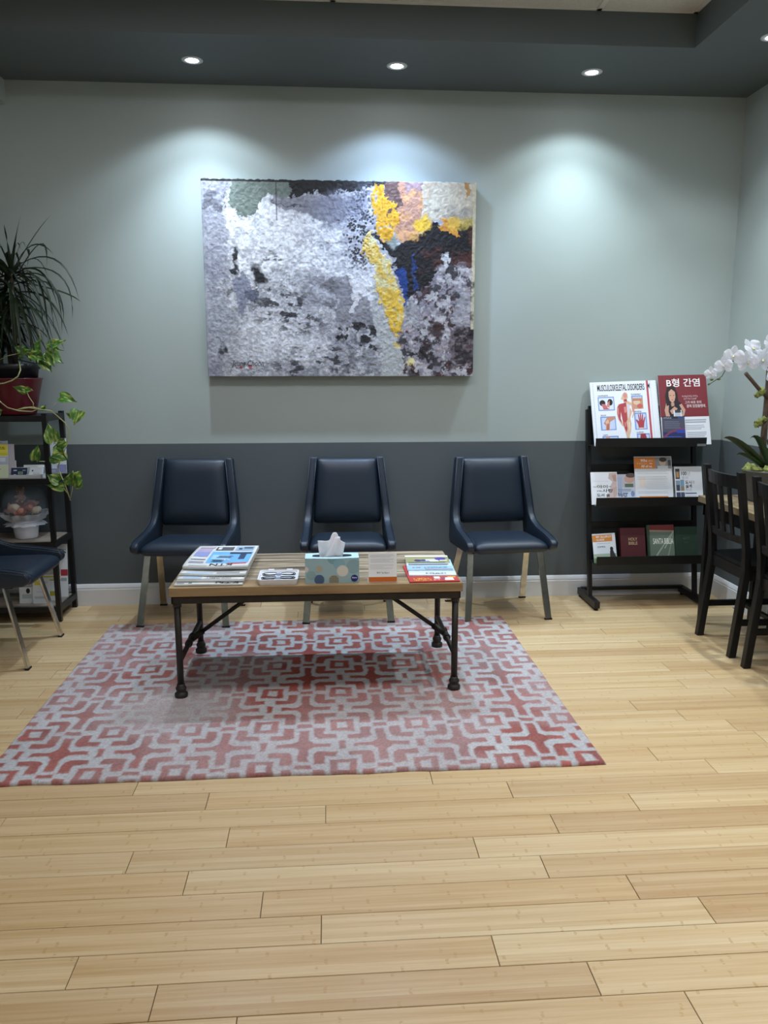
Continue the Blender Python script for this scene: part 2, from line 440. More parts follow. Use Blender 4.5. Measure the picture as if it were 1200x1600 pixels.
def wall_mesh(b, x0, x1, y0, y1, ztop):
    b.box(x0, x1, y0, y1, -0.06, WH, 1); b.box(x0, x1, y0, y1, WH, ztop, 0)
b = MB(); wall_mesh(b, XL-0.1, XR+0.1, 0, 0.1, ZT+0.2); struct(b.build('wall_back', [WALL, WALLD]))
b = MB(); wall_mesh(b, XR, XR+0.1, YB-.1, 0, ZT+0.2); struct(b.build('wall_right', [WALL, WALLD]))
b = MB(); wall_mesh(b, XL-0.1, XL, YB-.1, 0, ZT+0.2); struct(b.build('wall_left', [WALL, WALLD]))
b = MB(); wall_mesh(b, XL, XR, YB-0.1, YB, ZT+0.2); struct(b.build('wall_front', [WALL, WALLD]))
def baseboard(name, x0, x1, y0, y1, axis, sgn):
    """profiled board: flat face, small bead and a sloping cap"""
    b = MB(); prof = [(0, 0), (0.014, 0), (0.014, 0.094), (0.011, 0.098), (0.0125, 0.104), (0.009, 0.114), (0.004, 0.124), (0, 0.126)]
    if axis == 'x': b.prism(prof, lambda u, v, k: ((x0, x1)[k], y0 - u, v))
    else: b.prism(prof, lambda u, v, k: (x0 + sgn*u, (y0, y1)[k], v))
    return struct(b.build(name, WHITE))
baseboard('baseboard_back', XL, XR, 0, 0, 'x', -1)
baseboard('baseboard_right', XR, XR, YB, -0.014, 'y', -1)
baseboard('baseboard_left', XL, XL, YB, -0.014, 'y', 1)

b = MB()
b.box(XL, XR, TY1, 0, ZS, ZT+0.1); b.box(XL, XR, YB, TY0, ZS, ZT+0.1)
b.box(XL, TX0, TY0, TY1, ZS, ZT+0.1); b.box(TX1, XR, TY0, TY1, ZS, ZT+0.1)
ceiling = struct(b.build('ceiling', SOFF))
MB().box(TX0, TX1, TY0, TY1, ZT+0.03, ZT+0.1).build('ceiling_deck', TILE, ceiling)
gb = MB(); xs = [1.268-1.22*i for i in range(0, 3)]; ys = [TY1-0.36-0.61*i for i in range(0, 9)]
ex = [TX0]+sorted(xs)+[TX1]; ey = [TY0]+sorted(ys)+[TY1]
ADDED_PANELS = [(-.562, -1.92), (0.658, -1.92), (-.562, -4.36), (0.658, -4.36)]
for i in range(len(ex)-1):
    for j in range(len(ey)-1):
        if ex[i+1]-ex[i] < 0.05 or ey[j+1]-ey[j] < 0.05: continue
        if any(ex[i] < tx < ex[i+1] and ey[j] < ty < ey[j+1] for tx, ty in ADDED_PANELS): continue
        t = MB().box(ex[i]+.008, ex[i+1]-.008, ey[j]+.008, ey[j+1]-.008, ZT+0.002, ZT+0.018).build('ceiling_tile', TILE, ceiling)
for x in xs: gb.box(x-.012, x+.012, TY0, TY1, ZT-0.001, ZT+0.006)
for y in ys: gb.box(TX0, TX1, y-.012, y+.012, ZT-0.0015, ZT+0.005)
gb.box(TX1-.02, TX1, TY0, TY1, ZT-.001, ZT+.006).box(TX0, TX0+.02, TY0, TY1, ZT-.001, ZT+.006).box(TX0, TX1, TY1-.02, TY1, ZT-.001, ZT+.006)
gb.build('ceiling_grid', mat('grid_white', 'd5d5d0', 0.5), ceiling)
struct(MB().box(XL, -1.648, -6.9, 0, 2.712, ZS).build('trim_1', WALL))

# unseen panels added to brighten the room, set in the raised ceiling (above and behind the viewer)
for k, (tx, ty) in enumerate(ADDED_PANELS):
    i = max(q for q in range(len(ex)) if ex[q] < tx); j = max(q for q in range(len(ey)) if ey[q] < ty)
    x0, x1, y0, y1 = ex[i]+.015, ex[i+1]-.015, ey[j]+.015, ey[j+1]-.015
    t = thing('ceiling_light_panel', ['lit ceiling light panel above the left half of the rug', 'lit ceiling light panel above the right half of the rug', 'lit ceiling light panel near the viewer, on the left', 'lit ceiling light panel near the viewer, on the right'][k], 'ceiling light', ((x0+x1)/2, (y0+y1)/2, ZT), group='light panels in the raised ceiling')
    f = MB(); f.box(x0, x1, y0, y0+.03, ZT-.004, ZT+.028).box(x0, x1, y1-.03, y1, ZT-.004, ZT+.028).box(x0, x0+.03, y0, y1, ZT-.004, ZT+.028).box(x1-.03, x1, y0, y1, ZT-.004, ZT+.028)
    f.build('frame', WHITE, t, world=True)
    MB().box(x0+.03, x1-.03, y0+.03, y1-.03, ZT+.001, ZT+.006).build('diffuser', MATS.get('lit_diffuser') or mat('lit_diffuser', 'fbfaff', 0.4, emit=PANEL_E), t, world=True)

# recessed downlights
def downlight(x, y, label, colr, watts, tiltdir=(0, 0), group='recessed downlights in the dark soffit'):
    t = thing('recessed_downlight', label, 'downlight', (x, y, ZS), group=group)
    r = MB().lathe([(0.030, 0.0), (0.031, -0.003), (0.047, -0.003), (0.052, -0.001), (0.052, 0.001)], 32)
    r.build('trim_ring', mat('trim_ring_white', 'c8ccd0', 0.35) if 'trim_ring_white' not in MATS else MATS['trim_ring_white'], t)
    MB().disc((0, 0, -0.0015), 0.043, 32, up=-1).build('lens', LAMP, t)
    # a strong beam straight down and a weaker wide spill, as a reflector lamp gives
    for nm, wt, half, blend in (('downlight_beam', watts, 48, 1.0), ('downlight_spill', watts*.18, 63, 0.4)):
        ld = bpy.data.lights.new(nm, 'SPOT'); ld.energy = wt; ld.color = colr; ld.spot_size = math.radians(2*half); ld.spot_blend = blend; ld.shadow_soft_size = 0.028
        lo = bpy.data.objects.new(nm, ld); COL.objects.link(lo); lo.parent = t; lo.location = (0, 0, -0.03)
downlight(-.633, -.331, 'leftmost downlight in the soffit, above the left end of the painting', (0.72, 0.87, 1.0), SPOT_W)
downlight(.365, -.327, 'middle downlight in the soffit, bluish, above the right half of the painting', (0.53, 0.71, 1.0), SPOT_W*1.08)
downlight(1.356, -.311, 'downlight in the soffit above the wall right of the painting', (0.75, 0.91, 1.0), SPOT_W*.8)
downlight(2.03, -.79, 'downlight in the right-hand soffit, cut by the picture edge', (0.86, 0.95, 1.0), SIDE_W)
for y, od in ((-2.0, 'second'), (-3.2, 'third'), (-4.4, 'fourth')):  # unseen soffit lamps, added so the room gets bright enough
    downlight(2.03, y, od+' downlight from the back wall in the right-hand soffit', (0.9, 0.95, 1.0), SIDE_W)

# ------------------------------------------------------------------ painting
def painting():
    x0, x1, z0, z1, D = -.655, .823, 1.314, 2.348, 0.06
    W, Hh = x1-x0, z1-z0
    root = thing('abstract_painting', 'large unframed abstract painting in grey, white, black and yellow on the wall', 'painting', ((x0+x1)/2, -0.001, z0))
    nx, ny = 560, 392
    s, t = np.meshgrid(np.linspace(0, 1, nx), np.linspace(1, 0, ny))      # t = 0 at the top
    A = W/Hh
    def f(sc, seed, o=5, g=0.5): return fbm(s*sc*A+3, t*sc+9, seed, o, g)
    wx = (f(9, 1, 5, .6)-.5)*0.06+(f(44, 3, 4, .7)-.5)*.034; wy = (f(9, 21, 5, .6)-.5)*0.085+(f(44, 23, 4, .7)-.5)*.046          # ragged edges
    S, T = s+wx, t+wy
    fine = f(70, 31, 3, .6); med = f(22, 41, 5, .6); big = f(5, 51, 4)
    C = np.zeros((ny, nx, 3)); Zr = np.zeros((ny, nx))
    def lay(mask, c, k=1.0):
        c = slin(c) if isinstance(c, str) else c
        mm = (mask*k)[..., None]; C[:] = C*(1-mm)+c*mm
    def P(pts): return inpoly(S, T, pts).astype(float)
    def R(a, b2, c, d): return ((S > a) & (S < b2) & (T > c) & (T < d)).astype(float)
    def E(cx, cy, rx, ry, soft=.25): return 1-sstep(1-soft, 1+soft, np.sqrt(((S-cx)/rx)**2+((T-cy)/ry)**2))
    rgh = .35+.65*sstep(.42, .60, f(3.5, 45, 3)); grey = 0.16+0.62*big+0.75*(med-.5)*rgh+0.55*(fine-.5)*rgh+.25*(f(2.2, 47, 3)-.5)
    g = np.clip(grey, 0.06, 1.0)
    C[:] = (slin('6e7080')*(1-g[..., None]) + slin('e2e4ec')*g[..., None])
    # bright field
    br = np.clip(E(.27, .30, .20, .16, .6)+E(.17, .25, .07, .28, .6)+E(.50, .42, .13, .09, .6)+E(.58, .5, .03, .16, .5)+.7*E(.25, .82, .16, .12, .7)+.5*E(.5, .25, .14, .1, .6), 0, 1)
    lay(br*(.50+.50*sstep(.38, .60, med*.6+fine*.4)), 'eceff8', .9)
    crk = sstep(.60, .66, f(48, 35, 4, .65)); lay(crk*(1-.8*br)*(S < .62)*rgh, '33343c', .6); lay(sstep(.60, .68, f(60, 37, 3, .6))*(S < .7), 'f2f4fa', .40)
    lay(sstep(.52, .62, f(7, 39, 4, .6))*(1-br)*(T > .4), '5d606c', .45)
    lay(R(-.1, .085, -.1, .5), '8f90a4', .55); lay(R(.0, .085, .05, .16)*sstep(.45, .6, med), '4b4b58', .7)
    lay(R(-.1, .06, .42, 1.1), '83869a', .45)
    lay(E(.04, .72, .05, .1, .5), 'aab0bd', .6)
    # sage patch, black band, grey band
    lay(P([(.095, -.05), (.335, -.05), (.335, .06), (.30, .085), (.25, .075), (.20, .10), (.185, .14), (.15, .19), (.11, .165), (.10, .09)]), '727d78')
    lay(P([(.25, .07), (.5, .09), (.62, .05), (.60, .12), (.5, .20), (.42, .21), (.38, .17), (.26, .13)]), '80808c', .85)
    lay(P([(.325, -.05), (.66, -.05), (.655, .03), (.60, .035), (.52, .04), (.45, .085), (.41, .05), (.38, .055), (.35, .095), (.325, .06)]), '15161b')
    lay((t < .012).astype(float)*(s < .66), '14141a')
    ln = 1-sstep(.0, .006, np.abs(T-(.115+.1*(S-.3)))); lay(ln*R(.24, .42, 0, .3), '2c2c34', .9)
    ln = 1-sstep(.0, .004, np.abs(s-.268)); lay(ln*((t < .2)), '30303a', .8)
    ln = 1-sstep(.0, .005, np.abs(T-.30)); lay(ln*R(.38, .56, .2, .4), '4a4b58', .6)
    # dots (bubbles) left of the yellow
    dd = np.full(s.shape, 9.0); rd = np.random.default_rng(77)
    for _ in range(330):
        a, c = rd.normal(.575, .035), rd.uniform(.04, .45); q = np.hypot((s-a)*A, t-c)/rd.uniform(.0045, .0085); dd = np.minimum(dd, q)
    dm = E(.575, .24, .07, .20, .35)
    lay(dm, '9295a6', .5)
    lay((1-sstep(.6, 1.1, dd))*dm, '1b1c24', .95); Zr -= (dd < .8)*dm*.0016
    lay(E(.49, .14, .10, .08, .5), '84879a', .6)
    # figures and dark strokes at left
    lay(E(.112, .37, .014, .04, .3), '25262c'); lay(E(.116, .45, .014, .04, .3), '2a2b33')
    lay(P([(.10, .50), (.15, .47), (.18, .55), (.20, .60), (.16, .62), (.13, .70), (.105, .60)]), '7b8097', .85)
    lay(E(.205, .485, .028, .05, .4), '22232a'); lay(P([(.15, .53), (.20, .55), (.18, .62), (.15, .6)]), '565a6e', .8)
    sp = sstep(.54, .61, fbm(s*A*22+3, t*40+9, 61, 4, .6))
    lay(sp*E(.29, .64, .12, .10, .5), '1f2026', .9); lay(sp*E(.26, .40, .06, .04, .5), '26272e', .8); lay(sp*E(.36, .70, .1, .06, .6), '3a3b44', .7)
    lay(E(.06, .87, .02, .05, .5)*sstep(.45, .6, med), '1f2024', .9); lay(E(.09, .94, .03, .03, .5)*sstep(.45, .6, med), '2a2a30', .8)
    # middle patches
    lay(P([(.41, .48), (.52, .475), (.60, .60), (.62, .72), (.50, .74), (.47, .60), (.42, .56)]), '84858f', .85)
    lay(P([(.40, .53), (.46, .53), (.49, .60), (.48, .66), (.43, .62)]), 'b9bcc8', .9)
    lay(P([(.535, .5), (.57, .5), (.56, .66), (.545, .66)]), 'e3e5ec', .85)
    lay(E(.455, .615, .025, .025, .4), '4d4e56', .8); lay(E(.47, .52, .03, .03, .5), '5b5c62', .7)
    sp2 = sstep(.46, .54, f(26, 63, 4, .6))
    lay(sp2*P([(.46, .73), (.58, .71), (.64, .75), (.64, .80), (.60, .80), (.64, .86), (.60, .86), (.54, .80), (.48, .80)]), '17181d', .95)
    lay(P([(.60, .72), (.635, .74), (.64, .80), (.61, .80)]), '33343a', .8)
    lay(sp*E(.44, .88, .08, .06, .6), '24252b', .9); lay(sp*E(.33, .96, .12, .05, .6), '3a3b42', .8); lay(sp*R(.3, .66, .82, .99), '33343b', .5)
    lay(P([(.58, .86), (.62, .86), (.66, .98), (.63, 1.0)]), '8d9099', .8)
    # pale path under the yellow tongue
    lay(P([(.60, .50), (.64, .56), (.72, .80), (.78, 1.1), (.66, 1.1), (.66, .90), (.62, .72)]), 'bcc1c4', .85)
    # upper right: orange, cream, yellow
    lay(R(.655, .73, -.1, .20), '5e4038', .95)
    lay(P([(.70, -.1), (.80, -.1), (.80, .20), (.78, .30), (.75, .29), (.72, .26), (.68, .24), (.72, .12)]), 'b98a72', .95)
    lay(R(.73, .80, -.1, .05), '9a8896', .7)
    lay(sstep(.45, .6, f(34, 65, 4))*R(.72, .80, .04, .28), 'e0a877', .8)
    lay(R(.795, 1.1, -.1, .20), 'cbc2b0', .97); lay(R(.80, 1.1, .13, .20)*sstep(.4, .6, med), '8e8c88', .8); lay(P([(.94, -.05), (.985, -.05), (.975, .06), (.96, .07)]), 'b98a4a', .9)
    lay(R(.9, 1.1, .12, .19), '9a958c', .5); lay(R(.80, .84, .0, .1), 'bda58a', .4)
    # black field
    lay(P([(.605, .25), (.64, .26), (.70, .31), (.74, .29), (.78, .27), (.83, .22), (1.05, .21), (1.05, .40), (.95, .40), (.90, .44), (.86, .46), (.82, .55), (.78, .60), (.73, .62), (.71, .50), (.70, .40), (.66, .32)]), '17181e')
    lay(R(.80, 1.0, .34, .46)*sstep(.42, .6, big*.5+med*.5), '4a2b2a', .8); lay(R(.97, 1.1, .24, .5), '5a3028', .6)
    # speckled lower right
    lr = P([(.74, .60), (.82, .52), (.86, .43), (1.05, .42), (1.05, 1.1), (.76, 1.1), (.72, .80), (.735, .66)])
    q = f(26, 67, 5, .65); lay(lr, '8f8b98', .9)
    lay(lr*sstep(.50, .58, q), '24242a', .85); lay(lr*sstep(.56, .64, f(17, 69, 4, .6)), '3f2427', .9); lay(lr*sstep(.60, .66, f(20, 71, 5, .6)), 'b5a9b3', .8)
    lay(lr*sstep(.55, .63, f(34, 73, 4, .6)), 'd6d6dd', .7)
    lay(R(.91, 1.1, .74, .97), '5b4a51', .7); lay(R(.91, 1.1, .74, .97)*sstep(.45, .55, q), '26262c', .85)
    lay(R(.93, 1.1, .55, .74), 'a3a3ac', .7); lay(R(.73, .80, .62, .74), 'aab0b6', .6)
    lay(E(.85, .76, .03, .04, .3), '35201f', .9); lay(E(.80, .90, .04, .06, .5)*sstep(.45, .55, q), '1d1c21', .9)
    lay(E(.885, .40, .012, .045, .3), 'd8d9de', .9); lay(E(.865, .46, .02, .03, .4), 'b9b9c2', .7)
    # yellow on the top and the long tongue
    yn = f(40, 75, 4, .6)
    y1 = P([(.615, .02), (.65, .03), (.665, .10), (.70, .13), (.72, .20), (.715, .27), (.66, .30), (.64, .25), (.615, .22), (.635, .12)])
    lay(y1*sstep(.30, .42, yn), 'e2ad2e'); lay(y1*sstep(.58, .66, yn), 'c08a1e', .8)
    y2 = P([(.585, .30), (.60, .23), (.625, .28), (.66, .36), (.695, .42), (.695, .50), (.715, .58), (.735, .68), (.725, .79), (.705, .78), (.66, .68), (.625, .56), (.605, .44)])
    lay(y2, 'dcd3a0'); lay(y2*sstep(.42, .54, yn), 'dbb548', .85); lay(y2*sstep(.46, .62, T)*sstep(.3, .45, yn), 'e8bf45', .9)
    lay(E(.80, .21, .03, .035, .3), 'e6bb3c'); lay(P([(.86, .19), (.93, .18), (.93, .25), (.86, .24)]), 'd0913e'); lay(E(.915, .20, .03, .03, .3), 'd9b14a', .9); lay(E(.965, .21, .03, .025, .3), 'b9a451', .9)
    lay(E(.775, .27, .02, .03, .4), 'd8a764', .9); lay(E(.717, .835, .013, .018, .4), 'e0cc82'); lay(E(.76, .935, .014, .02, .4), 'e2d79a')
    lay(E(.70, .29, .02, .03, .5), '8b9894', .9)
    # blue
    lay(R(.712, .748, .43, .56), '1d3f86'); lay(R(.722, .737, .54, .65), '23448c'); lay(R(.775, .785, .36, .54), '22407c', .9); lay(R(.735, .75, .58, .64), '2b4a8c', .6)
    # edges
    lay((s > .988)*(t < .75)*1.0, 'd3cbb0', .9); lay((s > .985)*(t > .5)*sstep(.4, .6, med), '1d1d22', .8)
    # red seals
    lay(((s-.122)**2*A*A+(t-.953)**2 < .008**2)*1.0, 'b2565e'); lay(((s-.156)**2*A*A+(t-.948)**2 < .010**2)*1.0, 'b2565e')
    C *= (.58+.50*fine)[..., None]
    relief = .0022*(med-.5)+.0040*(fine-.5)+.002*(y1+y2)*yn + Zr
    edge = np.minimum.reduce([s, 1-s, t, 1-t]); relief = relief*sstep(0, .01, edge)
    X = (s-.5)*W + (1-sstep(0, .004, np.minimum(s, 1-s)))*0*s
    Yy = -(D) - relief; Z = (1-t)*Hh
    Z = Z + ((t == 0)*(fbm(s*90, t, 91, 2)-.5)*.010)
    body = MB().box(-W/2+.003, W/2-.003, -D+.004, 0, .003, Hh-.004).build('canvas_edge', mat('canvas_side', '6d6c70', 0.8, var=0.4, vscale=18), root)
    grid_mesh('paint_surface', X, Yy, Z, np.clip(C, 0, 1), 'paint', vcol_mat('impasto_paint', 'paint', 0.5, 0.25, 420), root, wall=np.array([np.nan, -D+.004, np.nan]))
    root['cw'] = W; root['ch'] = Hh
    text(root, 'Jeung Choon', .088, .045, .208, .085, '2a2830', 0.0, shear=.3, fn=lambda u, v: ((u-.5)*W, -D-.0034, v*Hh), name='signature')
painting()

# ------------------------------------------------------------------ rug
def rug():
    x0, x1, y0, y1, th = -1.170, .948, -2.066, -.406, .011
    nx, ny = 620, 490
    X, Y = np.meshgrid(np.linspace(x0, x1, nx), np.linspace(y0, y1, ny))
    jx = (fbm(X*26, Y*26, 5, 3)-.5)*.016; jy = (fbm(X*26+50, Y*26, 6, 3)-.5)*.016
    u = (X+jx-.040)/.2862; v = (Y+jy+1.712)/.3170
    u = u-np.round(u); v = v-np.round(v); a, b2 = np.abs(u), np.abs(v)
    e = .018
    def bx(a0, a1, b0, b1): return np.minimum(np.minimum(sstep(a0-e, a0+e, a), 1-sstep(a1-e, a1+e, a)), np.minimum(sstep(b0-e, b0+e, b2), 1-sstep(b1-e, b1+e, b2)))
    ring = bx(-1, .158, -1, .152)*(1-bx(-1, .068, -1, .078))
    L = np.maximum(bx(.075, .375, .235, .345), bx(.235, .375, .055, .345))
    cut = 1-sstep(.655, .685, a+b2)                      # chamfered outer corner
    L = L*cut
    hbar = bx(.405, 1, -1, .042); vbar = bx(-1, .042, .405, 1)
    ca, cb = .5-a, .5-b2
    def cx(A0, A1, B0, B1): return np.minimum(1-sstep(A1-e, A1+e, ca), 1-sstep(B1-e, B1+e, cb))
    cross = np.maximum(np.maximum(cx(0, .345, 0, .045), cx(0, .058, 0, .385)), 1-sstep(.155, .185, ca*.95+cb*1.05))
    k = np.clip(np.maximum.reduce([ring, L, hbar, vbar, cross]), 0, 1)
    # washed-out dye
    fade = fbm(X*2.6+4, Y*2.6+2, 9, 4); fd = sstep(.33, .60, fade)
    blot = np.exp(-(((X+.62)/.26)**2+((Y+1.52)/.22)**2)) + .5*np.exp(-(((X+.75)/.25)**2+((Y+.62)/.15)**2)) + .45*np.exp(-(((X-.75)/.3)**2+((Y+1.0)/.35)**2))
    str_ = np.clip(.56+.32*fd-.58*blot+.28*np.exp(-((X+.15)/.32)**2-((Y+1.30)/.38)**2), .14, .98)
    dye = fbm(X*14, Y*14, 12, 4); pile = fbm(X*240, Y*240, 15, 2)
    base = slin('b4b5b6')[None, None]*(.84+.30*fbm(X*5, Y*5, 19, 3)[..., None])
    red = slin('944a40')[None, None]*(.62+.75*dye[..., None])
    kk = (k*str_)[..., None]; tint = (.10*(1-fd)+.05)[..., None]
    C = base*(1-tint)+slin('a86a66')*tint
    C = C*(1-kk)+red*kk
    C *= (.72+.56*pile)[..., None]
    edge = np.minimum.reduce([X-x0, x1-X, Y-y0, y1-Y]); rnd = np.sqrt(np.clip(edge/.008, 0, 1))
    Z = th*(.25+.75*rnd) + (k*.0014+(pile-.5)*.0016)*sstep(0, .01, edge)
    wob = (fbm(X*8, Y*8, 23, 3)-.5)*.010*(1-sstep(0, .05, edge))
    o = grid_mesh('area_rug', X+wob, Y+wob, Z, np.clip(C, 0, 1), 'dye', vcol_mat('rug_pile', 'dye', 0.95, 0.5, 900, 0.1), wall=np.array([np.nan, np.nan, 0.0005]))
    tag(o, 'grey area rug with faded red geometric crosses and squares under the coffee table', 'rug')
rug()
RUGZ = 0.0118

# ------------------------------------------------------------------ navy chairs
def navy_chair():
    t = thing('navy_chair', 'x', 'chair')
    prof = [(.135, .866), (.195, .860), (.178, .56), (.155, .40), (.125, .372), (-.235, .392), (-.262, .408), (-.268, .432), (-.250, .452), (-.18, .463), (-.03, .481), (.045, .507), (.080, .542), (.095, .60)]
    for sg in (-1, 1):
        def fn(u, v, k, sg=sg):
            xo = .252-.036*min(1, max(0, (v-.45)/.41)) - (.006 if u > .1 else 0)
            return (sg*(xo-(.043 if k == 0 else 0)), u, v)
        b = MB().prism(prof if sg > 0 else prof, fn)
        p = b.build('side_panel', LEATHER, t, bevel=.011, seg=4)
        for f in p.data.polygons: f.use_smooth = True
        # piping along the front and top edges
        for kk in (0, 1):
            pts = [fn(u, v, kk) for u, v in prof[7:]+[prof[0]]]
            pts = [Vector(q)+Vector((sg*(.004 if kk == 0 else -.004), -.001, .0015)) for q in pts]
            MB().tube(pts, .0022, 6).build('piping', LEATHER, p)
    # back cushion
    def cushion(name, corners, thick, nrm, puff, nu=8, nv=8):
        """corners: four 3D points (bl, br, tr, tl) of the front face"""
        bl, br, tr, tl = [Vector(c) for c in corners]; nrm = Vector(nrm).normalized(); b = MB(); vs = []
        for side in (0, 1):
            for j in range(nv+1):
                for i in range(nu+1):
                    a, c = i/nu, j/nv; p = (bl*(1-a)+br*a)*(1-c)+(tl*(1-a)+tr*a)*c
                    e = min(a, 1-a, c, 1-c); q = (1-(1-min(1, e/.16))**2)
                    vs.append(p + nrm*((puff*q-.012*(1-q)) if side == 0 else -thick))
        n1 = (nu+1)*(nv+1); fs = []
        for j in range(nv):
            for i in range(nu):
                k = j*(nu+1)+i; fs.append((k, k+1, k+nu+2, k+nu+1)); fs.append((n1+k, n1+k+nu+1, n1+k+nu+2, n1+k+1))
        ring = [i for i in range(nu+1)]+[j*(nu+1)+nu for j in range(1, nv+1)]+[nv*(nu+1)+i for i in range(nu-1, -1, -1)]+[j*(nu+1) for j in range(nv-1, 0, -1)]
        for i in range(len(ring)):
            a, c = ring[i], ring[(i+1) % len(ring)]; fs.append((c, a, n1+a, n1+c))
        b.add(vs, fs, 0, True); return b.build(name, LEATHER, t, sub=1)
    cushion('backrest', [(-.197, .085, .492), (.197, .085, .492), (.176, .142, .864), (-.176, .142, .864)], .045, (0, -1, .18), .012)
    cushion('seat', [(-.208, -.262, .446), (.208, -.262, .446), (.206, .115, .438), (-.206, .115, .438)], .062, (0, 0, 1), .010)
    MB().box(-.2, .2, -.17, .10, .374, .388).build('seat_base', RUBBER, t)
    for sg in (-1, 1):
        for yt, yb2 in ((-.135, -.222), (.06, .205)):
            a = (sg*.196, yt, .385); c = (sg*.228, yb2, .006)
            lg = MB().bar(a, c, .012, .036, ref=(1, 0, 0)).build('leg', CHROME, t, bevel=.002)
            MB().box(c[0]-.020, c[0]+.020, c[1]-.009, c[1]+.009, 0, .008).build('glide', RUBBER, lg)
    return t
nc = navy_chair()
spots = [((-.757, -.262, 0), -5, 'navy leatherette chair behind the stack of newspapers, left of the three'),
         ((.103, -.257, 0), -1, 'navy leatherette chair directly behind the tissue box'),
         ((.946, -.262, 0), 5.5, 'navy leatherette chair at the right, nearest the magazine rack'),
         ((-1.606, -.777, 0), 90, 'navy leatherette chair cut by the left edge, seen from its side')]
for i, (loc, a, lb) in enumerate(spots):
    o = nc if i == 0 else copy_tree(nc)
    o.location = loc; o.rotation_euler = (0, 0, math.radians(a)); tag(o, lb, 'chair', 'navy leatherette waiting room chairs')
    if i < 3: o.location.z = RUGZ if False else 0.0

# ------------------------------------------------------------------ coffee table
def coffee_table():
    t = thing('coffee_table', 'low coffee table with a plank top and dark pipe legs on the rug', 'coffee table', (-.05, -1.135, RUGZ))
    x0, x1, y0, y1, zt = -.648, .548, -1.428, -.842, .487
    n = 6; dw = (y1-y0)/n
    for i in range(n):
        g = .0008
        MB().box(x0, x1, y0+i*dw+g, y0+(i+1)*dw-g, zt-.038, zt).build('board', EDGEW if i == 0 else TOPW, t, bevel=.0025, world=True)
    b = MB(); zf0, zf1 = .418, .4485; fx0, fx1, fy0, fy1 = -.640, .540, -1.418, -.852
    b.box(fx0, fx1, fy0, fy0+.005, zf0, zf1).box(fx0, fx1, fy1-.005, fy1, zf0, zf1).box(fx0, fx0+.005, fy0, fy1, zf0, zf1).box(fx1-.005, fx1, fy0, fy1, zf0, zf1)
    b.box(fx0, fx1, fy0, fy0+.03, zf1-.004, zf1).box(fx0, fx1, fy1-.03, fy1, zf1-.004, zf1)
    b.build('frame', IRON, t, world=True)
    lx = (-.622, .522); ly = (-1.395, -.868)
    for x in lx:
        for y in ly:
            lg = MB().tube([(x, y, .05), (x, y, .43)], .0135, 14).build('leg', IRON, t, world=True)
            f = MB().lathe([(0, .0), (.026, .0), (.027, .006), (.027, .016), (.021, .021), (.0185, .026), (.021, .031), (.0225, .037), (.021, .043), (.0165, .048), (.0165, .056), (.0, .056)], 20, (x, y, RUGZ)).build('foot', IRON, lg)
            MB().lathe([(.0, .40), (.018, .40), (.0185, .424), (0, .424)], 16, (x, y, 0)).build('collar', IRON, lg)
        st = MB().tube([(x, ly[0]+.012, .165), (x, ly[1]-.012, .165)], .0105, 12).build('stretcher', IRON, t, world=True)
        ym = -1.13; sg = 1 if x < 0 else -1
        for dy in (-.045, .045): MB().tube([(x, ym+dy-.012, .165), (x, ym+dy+.012, .165)], .0165, 14).build('collar', IRON, st)
        MB().tube([(x, ym-.035, .165), (x, ym+.035, .165)], .0145, 12).build('tee_fitting', IRON, st)
        MB().tube([(x, ym, .165), (x+sg*.055, ym, .205)], .0145, 12).build('tee_arm', IRON, st)
        MB().tube([(x+sg*.03, ym, .187), (x+sg*.365, ym, .432)], .0095, 12).build('brace', IRON, t, world=True)
    MB().box(-.30, .20, -1.155, -1.105, .432, .4485).build('cross_plate', IRON, t, world=True)
coffee_table()
TZ = .4872
for o in [x for x in COL.objects if x.name.startswith('navy_chair')][:2]:
    pitch = math.radians(-1.5); o.rotation_euler = (0, 0, o.rotation_euler[2])
    o.matrix_basis = Matrix.Translation(o.location) @ Matrix.Rotation(o.rotation_euler[2], 4, 'Z') @ Matrix.Translation((0, .205, 0)) @ Matrix.Rotation(pitch, 4, 'X') @ Matrix.Translation((0, -.205, 0))

